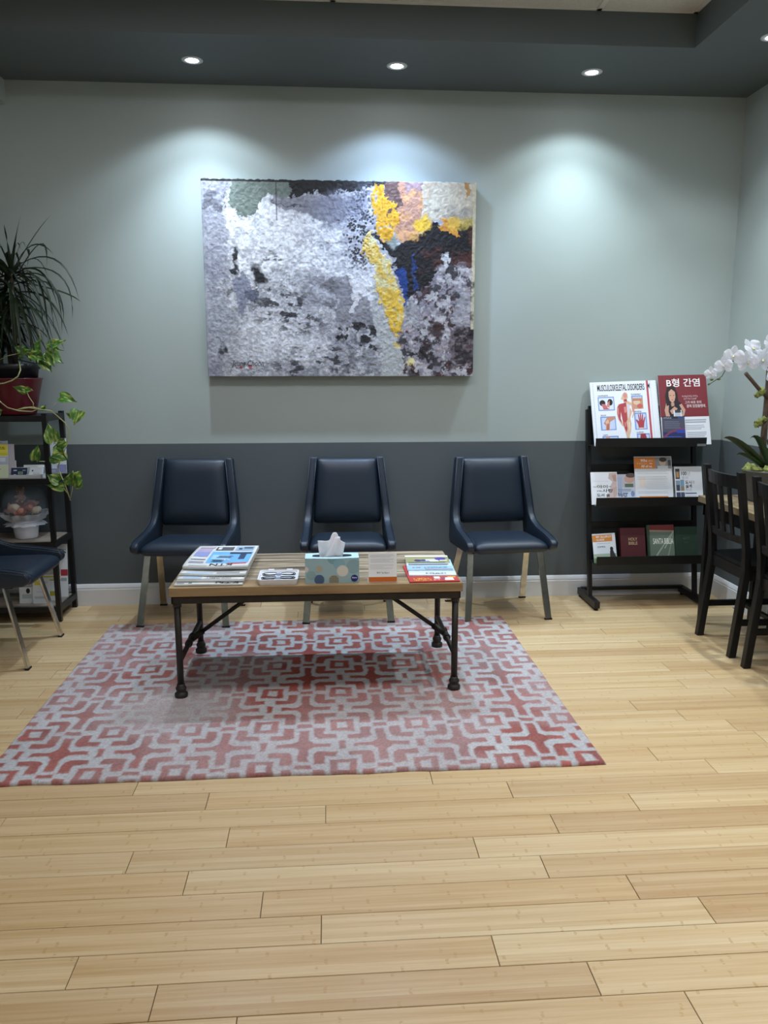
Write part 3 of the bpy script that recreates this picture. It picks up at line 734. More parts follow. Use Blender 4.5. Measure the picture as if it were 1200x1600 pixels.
# ------------------------------------------------------------------ things on the coffee table
def newspaper(label, x0, y0, wdt, dep, z, th, ang, amp, seed, title, shapes, tcol='1d1f26'):
    """folded newspaper, folded edge towards the viewer, printed to be read from the chairs"""
    nu, nv = 16, 20; ca, sa = math.cos(ang), math.sin(ang)
    def hgt(u, v): return amp*math.sin(u*PI*1.3+seed)*(1-v)**1.5 + .010*(1-u)*(v*(1-v))*2 + amp*.4*math.sin(u*5+seed*2)*math.exp(-v*5)
    def pos(u, v, dz=0.0, inset=0.0):
        lx, ly = u*wdt, inset+v*(dep-inset); return (lx*ca-ly*sa, lx*sa+ly*ca, dz+hgt(u, v))
    b = MB(); L = 7; rows = []
    for k in range(L):
        f = k/(L-1); z2 = -th*(1-f)*1.0
        ins = .0025*random.random()+.004*abs(f-.5)*2
        for j in range(nv+1):
            for i in range(nu+1):
                q = pos(i/nu, j/nv, 0, ins); base = 0.0
                b.v.append((q[0], q[1], th*f + hgt(i/nu, j/nv)*f))
    n1 = (nu+1)*(nv+1)
    for j in range(nv):
        for i in range(nu):
            k = (L-1)*n1+j*(nu+1)+i; b.f.append((k, k+1, k+nu+2, k+nu+1)); b.m.append(0); b.sm.append(True)
            k = j*(nu+1)+i; b.f.append((k, k+nu+1, k+nu+2, k+1)); b.m.append(0); b.sm.append(True)
    ring = [i for i in range(nu+1)]+[j*(nu+1)+nu for j in range(1, nv+1)]+[nv*(nu+1)+i for i in range(nu-1, -1, -1)]+[j*(nu+1) for j in range(nv-1, 0, -1)]
    for kk in range(L-1):
        for i in range(len(ring)):
            a, c = ring[i], ring[(i+1) % len(ring)]; b.f.append((kk*n1+a, kk*n1+c, kk*n1+n1+c, kk*n1+n1+a)); b.m.append(kk % 2); b.sm.append(False)
    o = b.build('newspaper', [NEWS, flat('a9a9a6', .85)]); o.location = (x0, y0, z)
    tag(o, label, 'newspaper', 'newspapers stacked on the coffee table')
    def top(u, v, dz):
        q = pos(u, v, 0, .004); return (q[0], q[1], th+hgt(u, v)+dz)
    pb = MB(); ms = []; idx = {}
    for kk, ((u0, v0, u1, v1), c) in enumerate(shapes):
        if c not in idx: idx[c] = len(ms); ms.append(flat(c, .7))
        m = 8; vs = [top(u0+(u1-u0)*i/m, v0+(v1-v0)*j/m, .0006+.00012*kk) for j in range(m+1) for i in range(m+1)]
        pb.add(vs, [(j*(m+1)+i, j*(m+1)+i+1, (j+1)*(m+1)+i+1, (j+1)*(m+1)+i) for j in range(m) for i in range(m)], idx[c], True)
    if shapes: pb.build('printed_page', ms, o)
    for (s, u0, v0, u1, v1, c) in title: text(o, s, u0, v0, u1, v1, c, .01, rot=True, fn=lambda u, v: top(u, v, .0022))
    return o
random.seed(3)
def tiny(n, u0, v0, u1, v1, c): return [((u0+(u1-u0)*random.random()*.2, v0+(v1-v0)*i/n, u1-(u1-u0)*random.random()*.25, v0+(v1-v0)*(i+.5)/n), c) for i in range(n)]
newspaper('newspaper at the bottom of the stack, its front edge on the table edge', -.628, -1.412, .275, .40, TZ, .008, .0, .001, 0, [('KTN', .60, .01, .93, .09, '23242a')], [((.03, .02, .14, .05), '8d8f96'), ((.2, .02, .25, .06), '77797f')])
newspaper('newspaper second from the bottom of the stack on the coffee table', -.622, -1.385, .272, .40, TZ+.0100, .012, -.02, .002, 1.2, [('GOURMET', .42, .015, .80, .075, '7d838c')], [((.08, .01, .36, .10), 'aebfd0')])
newspaper('newspaper with curled edge just below the topmost one in the stack', -.618, -1.345, .272, .40, TZ+.0245, .011, -.03, .0045, 2.0, [], [((.1, .01, .5, .08), 'b3c6d6'), ((.55, .02, .9, .08), '9aa0aa')])
newspaper('topmost newspaper of the stack, blue advertisement on its front page', -.612, -1.30, .272, .385, TZ+.0425, .015, -.035, .005, 2.6,
          [('KTN', .40, .02, .74, .105, '1e2026'), ('50', .52, .24, .60, .31, 'd8dbe4'), ('%', .61, .24, .67, .31, 'd8dbe4')],
          [((.31, .13, .97, .66), '6fb0dc'), ((.35, .30, .62, .5), '9fcbe6'), ((.78, .30, .88, .62), '2b3f63'), ((.60, .55, .95, .63), '20304e'), ((.66, .1, .95, .145), 'c0494d'),
           ((.05, .40, .28, .62), '8d97c6'), ((.05, .62, .28, .80), 'b0a3c0'), ((.08, .02, .36, .05), 'b8bac0'), ((.05, .12, .28, .2), '9a9aa8'), ((.05, .26, .28, .29), '6b6f86'),
           ((.33, .72, .62, .90), '55585f'), ((.36, .76, .42, .88), 'd8d8d8'), ((.65, .72, .95, .93), '94b2cb'), ((.70, .76, .76, .84), '2b3442'), ((.05, .83, .30, .95), 'c6b8bf'), ((.78, .8, .93, .9), '4d5d74')]
          + tiny(3, .38, .18, .6, .28, '33405c') + tiny(3, .40, .36, .72, .46, '4a5876'))

# eyeglasses tray
def rrect(wd, dp, r, n=5):
    out = []
    for cx, cy, a0 in ((wd/2-r, dp/2-r, 0), (-wd/2+r, dp/2-r, PI/2), (-wd/2+r, -dp/2+r, PI), (wd/2-r, -dp/2+r, 1.5*PI)):
        out += [(cx+r*math.cos(a0+PI/2*i/n), cy+r*math.sin(a0+PI/2*i/n)) for i in range(n+1)]
    return out
PLAST = mat('white_plastic', 'eef0f4', 0.3)
BLKPL = mat('black_plastic', '0d0d12', 0.25)
def glasses_tray():
    x, y = -.212, -1.335; wd, dp, hh = .165, .165, .024
    t = thing('eyeglasses_tray', 'open white plastic tray with eyeglasses, between newspapers and tissue box', 'tray', (x, y, TZ))
    o = rrect(wd, dp, .015); i1 = rrect(wd-.012, dp-.012, .011); n = len(o)
    bot = rrect(wd-.012, dp-.012, .013)
    b = MB(); b.v = [(a, c, 0) for a, c in bot]+[(a, c, hh) for a, c in o]+[(a, c, hh) for a, c in i1]+[(a*.97, c*.97, .014) for a, c in i1]
    for k in range(3):
        for j in range(n): b.f.append((k*n+j, k*n+(j+1) % n, k*n+n+(j+1) % n, k*n+n+j)); b.m.append(0); b.sm.append(False)
    b.f.append(tuple(range(3*n, 4*n))); b.m.append(0); b.sm.append(False)
    b.f.append(tuple(reversed(range(n)))); b.m.append(0); b.sm.append(False)
    b.build('tray_body', PLAST, t)
    for dx in (-.036, .042): MB().box(dx-.012, dx+.012, dp/2-.002, dp/2+.008, .012, .026).build('hinge_tab', PLAST, t, bevel=.001)
    lens = mat('smoked_lens', '3d4557', 0.1, alpha=.55)
    for k, (gy, lb) in enumerate(((.030, 'black-framed eyeglasses at the back of the white tray'), (-.034, 'black-framed eyeglasses with grey lenses at the front of the white tray'))):
        g = thing('eyeglasses', lb, 'eyeglasses', (x, y+gy, TZ+.0165), group='eyeglasses in the white tray')
        for sg in (-1, 1):
            cx = sg*.034
            ring = [(cx+.028*math.cos(a)*(1+.05*math.cos(2*a)), .019*math.sin(a), .004) for a in [2*PI*i/18 for i in range(19)]]
            MB().tube(ring, .0017, 6, cap=False).build('rim', BLKPL, g)
            MB().add([(p[0], p[1], p[2]) for p in ring[:-1]], [tuple(range(18))]).build('lens', lens if k == 1 else mat('clear_lens', 'dfe6ef', .08, alpha=.15) if 'clear_lens' not in MATS else MATS['clear_lens'], g)
            MB().tube([(sg*.061, .008, .004), (sg*.069, .002, .003), (sg*.066, -.010, .001), (sg*.015, -.022 if sg > 0 else -.017, .0005+.0035*(sg > 0)+.002)], .0023, 6).build('temple', BLKPL, g)
        MB().tube([(-.008, .004, .004), (0, .008, .005), (.008, .004, .004)], .0024, 6).build('bridge', BLKPL, g)
        MB().box(-.009, .009, -.011, .004, -.001, .008).build('tag', flat('aab6d2'), g, bevel=.001)
glasses_tray()

# tissue box
def tissue_box():
    x0, x1, y0, y1, h = -.100, .121, -1.402, -1.290, .104
    cx, cy = (x0+x1)/2, (y0+y1)/2; wd, dp = x1-x0, y1-y0
    t = thing('tissue_box', 'pale blue tissue box with dotted circles on the coffee table', 'tissue box', (cx, cy, TZ))
    CARD = mat('pale_blue_card', '9dbcc4', 0.5); CARDT = mat('light_blue_card', 'bfe0e6', 0.5); DARK = mat('box_inside', '5d6f78', 0.8)
    b = MB(); X, Yd = wd/2, dp/2
    b.add([(-X,-Yd,0),(X,-Yd,0),(X,Yd,0),(-X,Yd,0),(-X,-Yd,h),(X,-Yd,h),(X,Yd,h),(-X,Yd,h)], [(0,3,2,1),(0,1,5,4),(1,2,6,5),(2,3,7,6),(3,0,4,7)], 0)
    # top with a long slot
    sx, sy = .082, .022; n = 10
    slot = [(sx*math.copysign(abs(math.cos(a))**.35, math.cos(a)), sy*math.copysign(abs(math.sin(a))**.6, math.sin(a))) for a in [2*PI*i/24 for i in range(24)]]
    out = []
    for a, c in slot:
        s = min(X/abs(a) if a else 9e9, Yd/abs(c) if c else 9e9); out.append((a*s, c*s))
    vs = [(a, c, h) for a, c in out]+[(a, c, h) for a, c in slot]+[(a, c, h-.02) for a, c in slot]
    fs = [(i, (i+1) % 24, 24+(i+1) % 24, 24+i) for i in range(24)]; b.add(vs, fs, 1)
    b.add(vs, [(24+i, 24+(i+1) % 24, 48+(i+1) % 24, 48+i) for i in range(24)]+[tuple(range(48, 72))], 2)
    for cxx, cyy in ((-X, -Yd), (X, -Yd), (X, Yd), (-X, Yd)):
        near = sorted(range(24), key=lambda i: (out[i][0]-cxx)**2+(out[i][1]-cyy)**2)[:2]
        b.add([(cxx, cyy, h), (*out[near[0]], h), (*out[near[1]], h)], [(0, 1, 2)], 1)
    body = b.build('carton', [CARD, CARDT, DARK], t)
    # circles on the front, clipped to the face
    def circ(cx0, cz0, r, n=28):
        return [(min(X, max(-X, cx0+r*math.cos(2*PI*i/n))), min(h, max(0, cz0+r*math.sin(2*PI*i/n)))) for i in range(n)]
    f = MB(); ms = [flat(c) for c in ('7da3ad', '8badb3', 'dcd9d0', '6f86a0', 'b3a993', 'a9b3a8', '86b3c0')]
    for k, (a, c, r, m) in enumerate(((.008, h+.004, .028, 0), (.088, .070, .030, 1), (.029, .080, .024, 6), (.042, .052, .024, 2), (-.053, .017, .021, 3), (.007, .014, .023, 5), (-.053, .062, .016, 5), (-.052, .064, .010, 4), (-.085, .035, .019, 1), (-.108, .06, .012, 2))):
        p = circ(a, c, r); f.add([(u, -Yd-.0003-.00004*k, v) for u, v in p], [tuple(range(len(p)))], m)
    f.build('circle_print', ms, body)
    d = MB()
    for (a, c, r, m, q) in ((-.053, .017, .020, 0, .0017), (.007, .014, .022, 1, .0014), (.042, .052, .022, 2, .0012)):
        st = .0042
        for i in range(-6, 7):
            for j in range(-6, 7):
                u, v = a+i*st, c+j*st
                if math.hypot(u-a, v-c) < r-.001 and 0.002 < v < h: d.add([(u-q, -Yd-.0012, v-q), (u+q, -Yd-.0012, v-q), (u+q, -Yd-.0012, v+q), (u-q, -Yd-.0012, v+q)], [(0, 1, 2, 3)], m)
    dd = d.build('dot_print', [flat('46608a'), flat('7b6a4a'), flat('efece4')], body); dd['kind'] = 'stuff'
    lg = MB(); p = circ(.091, .021, .0145); lg.add([(u, -Yd-.0015, v) for u, v in p], [tuple(range(len(p)))]); lg.build('round_logo', flat('1d2a7a'), body)
    text(body, 'Kleenex', .081, .0205, .1015, .027, 'eef0ff', .02, fn=lambda u, v: (u, -Yd-.002, v), shear=.2)
    # the tissue: a crumpled sheet rising out of the slot
    nu, nv = 22, 14; vs = []
    for j in range(nv+1):
        for i in range(nu+1):
            a, v = i/nu, j/nv
            wdt = .088*(1-v) + .094*v
            xx = (a-.5)*wdt*1.08 - .004 + .012*v*(a-.3)
            top = .085 if .48 < a < .68 else (.066 if a < .48 else .055)
            top = .064+.005*a*2 + .028*math.exp(-((a-.62)/.14)**4) - .016*max(0, a-.75)*4
            zz = h-.008 + v*(top+.006)
            yy = .011*math.sin(a*PI*3.2+v*1.5)*(.35+.65*v) + .006*mnoise.noise(Vector((a*6, v*4, 2.3)))
            vs.append((xx, yy, zz))
    ts = MB().add(vs, [(j*(nu+1)+i, j*(nu+1)+i+1, (j+1)*(nu+1)+i+1, (j+1)*(nu+1)+i) for j in range(nv) for i in range(nu)], 0, True)
    # second fold in front
    vs = []
    for j in range(9):
        for i in range(11):
            a, v = i/10, j/8
            xx = -.036+.072*a*(1-.75*v) + .052*v; zz = h-.006+v*.085; yy = -.014+.014*v-.006*math.sin(a*PI*2)+.004*mnoise.noise(Vector((a*5, v*5, 9)))
            vs.append((xx, yy, zz))
    ts.add(vs, [(j*11+i, j*11+i+1, (j+1)*11+i+1, (j+1)*11+i) for j in range(8) for i in range(10)], 0, True)
    tm = translucent(mat('tissue_paper', 'fbfbfe', 0.9), .45)
    o = ts.build('tissue', tm, t); sd = o.modifiers.new('solid', 'SOLIDIFY'); sd.thickness = .0006
tissue_box()

# tent card
def tent_card():
    t = thing('countertop_sign', 'small white notice card in a stand with an orange base strip', 'sign', (.218, -1.405, TZ))
    root = MB().box(-.058, .058, 0, .0025, 0, .124).build('sheet', PAPER, t)
    root.rotation_euler = (math.radians(-9), 0, 0); root['cw'] = .116; root['ch'] = .124
    prints(root, 'orange_band', [(rect(0, 0, 1, .19), 'c8671d')])
    a = MB().box(-.061, .061, -.004, -.0005, 0, .004); a.box(-.061, .061, 0, .06, 0, .003)
    o = a.build('acrylic_stand', mat('clear_acrylic', 'dfe8ea', 0.05, alpha=.25), t)
    q = MB().box(-.058, .058, .0035, .0055, .0, .118).build('acrylic_back', MATS['clear_acrylic'], t); q.rotation_euler = root.rotation_euler
    lines(root, .05, .95, .93, .035, 3, '9aa0a6', .008); lines(root, .07, .95, .79, .035, 4, 'a9aeb4', .008, .6); lines(root, .05, .95, .60, .035, 5, 'a9aeb4', .007, .5)
    glyphs(root, .30, .30, .74, .355, 9, '8a8f98'); prints(root, 'small_mark', [(ell(.31, .34, .018, .022), 'b9552a')], 3)
tent_card()

# magazines
def magazine(label, cx, y0, z, wd, dp, t, ang, m):
    return card('magazine', label, 'magazine', cx, y0, z+t, wd, dp, t, tilt=PI/2, rz=ang, m=m, group='magazines on the coffee table')
g = magazine('magazine with a red cover and yellow title, lowest of the magazine pile', .432, -1.421, TZ, .208, .275, .006, .015, 'b83a34')
prints(g, 'cover_print', [(rect(.5, .10, .98, .42), 'c24a3e'), (rect(.52, .15, .64, .27), 'efe6e2'), (rect(.72, .05, .90, .20), 'f2efef'), (rect(.66, .12, .74, .2), '7a4a6a'), (rect(.8, .2, .96, .26), 'e6a63c')])
glyphs(g, .10, .115, .46, .19, 5, 'f0b840'); glyphs(g, .10, .035, .46, .10, 5, 'f0b840'); glyphs(g, .50, .05, .62, .10, 2, 'f3e9e6')
g = magazine('magazine with a white strip and light blue cover, middle of the pile', .434, -1.340, TZ+.0065, .200, .275, .005, -.055, 'dfe8ee')
prints(g, 'cover_print', [(rect(.0, .22, 1, 1), 'a5cfe2'), (rect(.86, .88, .96, .96), '3c4a66'), (rect(0, .14, 1, .17), 'c9ccd0')])
glyphs(g, .36, .05, .8, .12, 7, '4a4e56')
g = magazine('magazine with an olive photo of purple shapes, topmost of the pile', .432, -1.272, TZ+.012, .196, .262, .005, -.05, 'e9ecee')
prints(g, 'cover_print', [(rect(0, 0, 1, .26), '9fc6dd'), (rect(.38, .0, 1, .05), '8c7780'), (rect(0, .26, 1, .44), 'cfd6dc'), (rect(0, .44, 1, .90), '9a9a6c'), (rect(.05, .44, .9, .52), '5a6a48'), (ell(.28, .62, .09, .07), '2f2d78'), (ell(.40, .63, .06, .06), '3a3a8c'), (rect(.22, .68, .30, .71), 'b0552c'),
   (rect(.46, .55, .75, .72), 'dfe0ec'), (ell(.50, .57, .05, .04), '8a88c8'), (ell(.80, .74, .13, .10), '3e2f86'), (ell(.78, .78, .10, .05), '5a46a4'), (rect(.78, .60, .95, .66), 'ece9ec')])
lines(g, .04, .96, .40, .04, 3, '5d6472', .03, .1); glyphs(g, .12, .09, .30, .16, 3, '9b4a52'); glyphs(g, .38, .10, .9, .17, 10, '5a7f99')
g = None

# ------------------------------------------------------------------ magazine rack
RX0, RX1 = 1.512, 2.142
def ypost(z): return -.2+.168*(z-.05)
LEDGES = (.921, .590, .262)
def rack():
    t = thing('magazine_rack', 'black metal three-tier magazine rack leaning back against the wall', 'magazine rack', ((RX0+RX1)/2, -.17, 0))
    for x in (RX0, RX1):
        MB().bar((x, ypost(.05), .05), (x, ypost(1.122), 1.122), .024, .026, ref=(0, 1, 0)).build('post', BLACKM, t, bevel=.002, world=True)
        f = MB().box(x-.016, x+.016, -.335, -.020, .014, .054).build('foot_bar', BLACKM, t, bevel=.003, world=True)
        for y in (-.315, -.04): MB().lathe([(0, 0), (.011, 0), (.011, .014), (0, .014)], 12, (x, y, 0)).build('leveling_foot', RUBBER, f)
    MB().box(RX0, RX1, -.052, -.030, .040, .060).build('foot_rail', BLACKM, t, world=True)
    for i, zl in enumerate(LEDGES):
        zt = zl+(.205 if i == 0 else .20)
        y0, y1 = ypost(zl), ypost(zt)
        b = MB(); e = .004
        b.add([(RX0, y0-e, zl), (RX1, y0-e, zl), (RX1, y1-e, zt), (RX0, y1-e, zt), (RX0, y0, zl), (RX1, y0, zl), (RX1, y1, zt), (RX0, y1, zt)],
              [(0,1,2,3),(7,6,5,4),(3,2,6,7),(0,4,5,1),(1,5,6,2),(0,3,7,4)])
        b.build('back_panel', BLACKM, t, world=True)
        MB().bar((RX0, y1-.004, zt), (RX1, y1-.004, zt), .016, .034, ref=(0, 0, 1)).build('top_rail', BLACKM, t, world=True)
        yl = ypost(zl)-.140
        MB().box(RX0-.006, RX1+.010, yl, ypost(zl)-.002, zl-.003, zl).build('ledge', BLACKM, t, world=True)
        lip = MB().box(RX0-.006, RX1+.010, yl-.003, yl, zl-.003, zl+.048).build('lip', BLACKM, t, bevel=.001, world=True)
        if i == 0:
            MB().box(RX1-.045, RX1+.006, yl-.0045, yl-.003, zl-.001, zl+.013).build('nameplate', mat('brushed_plate', 'a5a8a6', .4, .7), lip)
rack()
TLT = math.radians(16)
def rcard(name, label, cat, x0, x1, row, h, t, m, dy=0.0, roll=0.0, group='reading matter on the magazine rack', lift=0.0):
    y0, z0 = ((-.14, LEDGES[0]+.002), (-.20, LEDGES[1]+.002), (-.25, LEDGES[2]+.002))[row]
    return card(name, label, cat, (x0+x1)/2, y0+dy, z0+lift, x1-x0, h, t, TLT, 0, roll, m, group)

# flip charts
c = rcard('flip_chart', 'second chart sheet peeking out behind the musculoskeletal flip chart', 'chart', 1.528, 1.900, 0, .372, .004, 'e6e8ec', dy=.013, roll=math.radians(-1.5))
lines(c, .005, .02, .8, .1, 5, 'a8682c', .05)
c = rcard('flip_chart', 'white spiral-bound chart of musculoskeletal disorders with anatomical figure', 'chart', 1.521, 1.914, 0, .375, .008, 'e9edf5', roll=math.radians(-2.0))
text(c, 'MUSCULOSKELETAL DISORDERS', .105, .855, .815, .955, '121428', .014)
text(c, 'M', .865, .875, .895, .955, '121428', .02)
prints(c, 'margin_print', [(rect(.845, 0, .875, 1), 'c04a58'), ([(.905, 0), (.91, 0), (.91, 1), (.905, 1)], 'c9ccd8')])
lines(c, .035, .048, .97, .025, 36, 'b3b7c6', .010, 0)
MG, ML, FLSH, BLU = 'b0434a', 'd98b86', 'd9b49a', '7f9ad6'
def fig(pts): return pts
body = [(.48, .80), (.445, .72), (.475, .71), (.49, .66), (.40, .64), (.375, .58), (.37, .48), (.385, .40), (.43, .31), (.46, .29), (.45, .34), (.41, .43), (.425, .53), (.44, .47), (.445, .40), (.455, .30), (.475, .20), (.49, .12), (.475, .05), (.47, 0), (.50, 0), (.51, .06), (.515, 0), (.545, 0), (.54, .07), (.53, .13), (.56, .22), (.575, .33), (.565, .42), (.575, .45), (.60, .52), (.575, .58), (.56, .55), (.565, .60), (.585, .63), (.62, .56), (.615, .50), (.59, .43), (.60, .42), (.64, .50), (.64, .57), (.60, .66), (.54, .69), (.53, .71), (.555, .74), (.55, .80), (.53, .825), (.50, .825)]
half = [(.49, .66), (.52, .67), (.52, .40), (.50, .36), (.51, .26), (.49, .20), (.47, .26), (.455, .32), (.445, .40), (.43, .53), (.42, .42), (.44, .34), (.395, .40), (.375, .50), (.385, .60), (.42, .645)]
prints(c, 'anatomical_figure', [(body, FLSH), (half, MG), ([(.53, .66), (.57, .62), (.56, .50), (.54, .42), (.53, .44)], 'd8d3e2'), (ell(.515, .775, .028, .04), ML), ([(.49, .68), (.54, .68), (.535, .72), (.495, .72)], MG), ([(.48, .60), (.515, .60), (.515, .52), (.485, .50)], ML), ([(.47, .36), (.49, .36), (.49, .30), (.475, .28)], ML), ([(.53, .36), (.555, .36), (.55, .26), (.535, .20)], 'e3cbb4'), ([(.60, .60), (.63, .57), (.62, .51), (.605, .52)], ML), ([(.385, .58), (.40, .6), (.40, .5), (.385, .46)], ML)])
def panel(u0, v0, u1, v1, shapes):
    du, dv = u1-u0, v1-v0
    return [(rect(u0, v0, u1, v1), BLU), (rect(u0+.02, v0+.015, u1-.015, v1-.02), 'c6d3ef')]+[([(u0+a*du, v0+b3*dv) for a, b3 in p], q) for p, q in shapes]
for sh in (
  panel(.10, .55, .345, .765, [(rect(.06, .08, .94, .92), 'dfe4f2'), (ell(.27, .56, .18, .22), '17161e'), (ell(.74, .60, .16, .24), '17161e'), ([(.2, .5), (.44, .48), (.62, .1), (.3, .12)], 'c86f72'), ([(.56, .5), (.72, .75), (.68, .2), (.5, .3)], 'd0877f'), (rect(.3, .1, .66, .16), MG)]),
  panel(.115, .245, .345, .46, [([(.2, .5), (.45, .95), (.95, .98), (.95, .8), (.62, .6), (.55, .0), (.3, .0), (.34, .35)], 'c58a72'), ([(.3, .6), (.5, .8), (.55, .5), (.42, .4)], 'e0b49a'), ([(.4, .0), (.44, .5), (.5, .5), (.48, 0)], MG)]),
  panel(.125, -.0, .365, .155, [([(.18, .2), (.22, .9), (.45, .98), (.5, .6), (.95, .45), (.9, .2), (.5, .05)], 'd39a86'), (ell(.35, .55, .1, .14), 'e6bca6'), (ell(.62, .6, .09, .12), 'f0d9cc')]),
  panel(.605, .56, .775, .77, [(rect(.0, .0, 1, .82), 'c9957c'), (ell(.45, .5, .3, .2), 'e0c0a6'), (ell(.7, .2, .25, .18), 'c6655e'), (rect(.1, .62, .9, .70), 'a8705c')]),
  panel(.625, .235, .81, .50, [([(.30, .05), (.70, .05), (.78, .40), (.90, .72), (.84, .75), (.70, .5), (.72, .9), (.64, .92), (.58, .55), (.55, .97), (.47, .97), (.47, .55), (.38, .92), (.31, .90), (.36, .5), (.15, .62), (.10, .56), (.26, .32)], MG), (rect(.32, .04, .68, .12), 'e6c9c0')]),
  panel(.64, -.0, .835, .175, [([(.30, .98), (.68, .98), (.75, .6), (.66, .1), (.36, .1), (.25, .6)], '9c3440'), (rect(.36, .02, .66, .14), 'e4c6bc'), (ell(.86, .3, .06, .07), 'd0a39a')])): prints(c, 'anatomy_panel', sh)
for u, v, u1 in ((.105, .775, .26), (.125, .47, .205), (.135, .165, .21), (.60, .78, .75), (.625, .51, .74), (.64, .185, .75)): glyphs(c, u, v, u1, v+.018, 10, '20243c')
sp = MB()
for i in range(40):
    z = .375*(i+.5)/40; sp.tube([(.393/2-.004, -.0015, z), (.393/2+.003, .004, z+.001), (.393/2-.004, .0095, z)], .0013, 5)
s_ = sp.build('spiral_binding', BLACKM, c)

# red poster
c = rcard('poster_card', 'dark red poster with white Korean heading and a photo of a woman', 'poster', 1.921, 2.209, 0, .412, .004, 'e7e8ee', roll=math.radians(-1.2))
RED = '7d2b33'
prints(c, 'red_field', [(rect(0, .40, 1, 1), RED)])
text(c, 'B형 간염', .17, .83, .86, .95, 'f6f3f3', .012)
text(c, '그가 바로 우리', .52, .585, .86, .625, 'f1e9e9', .006); text(c, '곁에 있었을텐데.', .55, .53, .95, .575, 'f1e9e9', .006)
glyphs(c, .47, .68, .80, .705, 12, 'c9a9ab'); glyphs(c, .50, .645, .78, .668, 10, 'c9a9ab')
prints(c, 'photo_of_woman', [([(.10, .40), (.08, .52), (.12, .60), (.17, .64), (.36, .64), (.44, .60), (.52, .50), (.50, .40)], '24222a'), ([(.11, .40), (.09, .50), (.13, .60), (.19, .59), (.17, .48), (.20, .40)], 'c79a86'), ([(.43, .40), (.49, .42), (.52, .50), (.45, .59), (.40, .57), (.46, .48)], 'c79a86'),
   ([(.14, .56), (.12, .70), (.17, .82), (.24, .85), (.33, .83), (.38, .74), (.39, .60), (.33, .57), (.30, .62), (.22, .62), (.19, .57)], '2a2023'), ([(.195, .70), (.21, .64), (.26, .60), (.31, .63), (.335, .69), (.33, .76), (.26, .80), (.20, .76)], 'cfa08a'), ([(.23, .60), (.30, .61), (.30, .56), (.24, .55)], 'c2917c'),
   (rect(.215, .705, .245, .713), '3a2a2a'), (rect(.285, .705, .315, .713), '3a2a2a'), (rect(.25, .642, .285, .65), '9c5550'), ([(.20, .49), (.30, .55), (.36, .52), (.30, .46), (.24, .44)], 'c99a86'),
   (rect(.27, .38, .44, .50), 'd9dbe0'), (ell(.355, .43, .06, .05), 'b9bcc4'), (rect(.30, .46, .42, .50), '3a3a44')], 2)
lines(c, .50, .95, .36, .03, 2, 'a9abb8', .018); lines(c, .50, .92, .28, .025, 3, 'b5b7c4', .012, .5); lines(c, .52, .95, .18, .026, 4, 'b5b7c4', .014, .4)
c = rcard('leaflet', 'navy and grey leaflet standing in front of the dark red poster', 'leaflet', 1.922, 2.054, 0, .168, .003, '4a4a5e', dy=-.010)
prints(c, 'leaflet_print', [(rect(0, .0, 1, .45), '232a63'), ([(0, .30), (.3, .48), (.7, .58), (1, .60), (1, .55), (.7, .52), (.3, .40), (0, .20)], '7c3b56'), (rect(.0, .92, 1, 1), '2b2b3c'), (rect(.7, .92, 1, .98), '3c4686'), (rect(.62, .42, 1, .54), '3044a0')])
lines(c, .08, .8, .82, .07, 4, '7b7b90', .02); lines(c, .1, .85, .3, .07, 3, '5566b0', .02); glyphs(c, .05, .93, .4, .965, 8, 'c9c9d8')

# middle tier
c = rcard('booklet', 'white booklet with handwritten Korean title at the left of the middle tier', 'booklet', 1.498, 1.652, 1, .187, .006, 'e8eaee', dy=-.006)
prints(c, 'photo_print', [([(.70, .97), (.98, .98), (.98, .05), (.60, .05), (.56, .25), (.75, .40), (.72, .55), (.82, .70), (.66, .80)], 'cdb8b4'), ([(.80, .90), (.96, .92), (.98, .70), (.86, .72)], 'b7978f'), ([(.80, .50), (.98, .55), (.98, .30), (.85, .20)], 'c0a49c')])
text(c, '아이', .22, .50, .62, .60, '1d1b1e', .012); text(c, '사랑', .42, .37, .82, .48, '1d1b1e', .012); text(c, '도서 숲', .20, .24, .70, .34, '1d1b1e', .012)
glyphs(c, .08, .53, .2, .56, 3, '4a474c'); glyphs(c, .22, .40, .40, .44, 4, '4a474c'); glyphs(c, .66, .53, .76, .56, 2, '4a474c'); lines(c, .08, .7, .72, .05, 1, 'c9cbd2', .008)
c = rcard('booklet', 'pale blue booklet with a child photo beside the handwritten-title booklet', 'booklet', 1.648, 1.760, 1, .172, .004, 'c6d0e2', dy=.002)
prints(c, 'cover_photo', [(rect(0, .56, 1, 1), 'b9bcc9'), (ell(.70, .84, .26, .14), 'c79f90'), (ell(.78, .96, .26, .08), '5a4a46'), (rect(.45, .56, .9, .68), '5f6f56'), (rect(0, .3, .3, .9), 'a9b4d0'), (rect(0, .02, 1, .12), 'aab6d4')])
glyphs(c, .06, .24, .6, .38, 6, '3f4a66'); lines(c, .06, .8, .5, .05, 2, '8490ac', .02); prints(c, 'badge', [(ell(.85, .34, .1, .1), '7f8db0')], 2)
c = rcard('information_sheet', 'white form with an orange header, tallest on the middle tier', 'leaflet', 1.758, 1.980, 1, .275, .003, 'dfe2e8', dy=-.003)
prints(c, 'header_print', [(rect(.0, .74, .56, .98), 'd98238'), (rect(.56, .74, .985, .98), '8f9294'), (ell(.76, .88, .09, .09), 'c9ad9a'), (ell(.77, .93, .1, .05), '3a3230'), (rect(.62, .74, .9, .80), 'd5d7da'), (rect(.9, .8, .985, .92), '4a4c50'), (rect(.10, .06, .86, .16), 'd27b2c'), (rect(.12, .35, .28, .56), 'e3d8cf')])
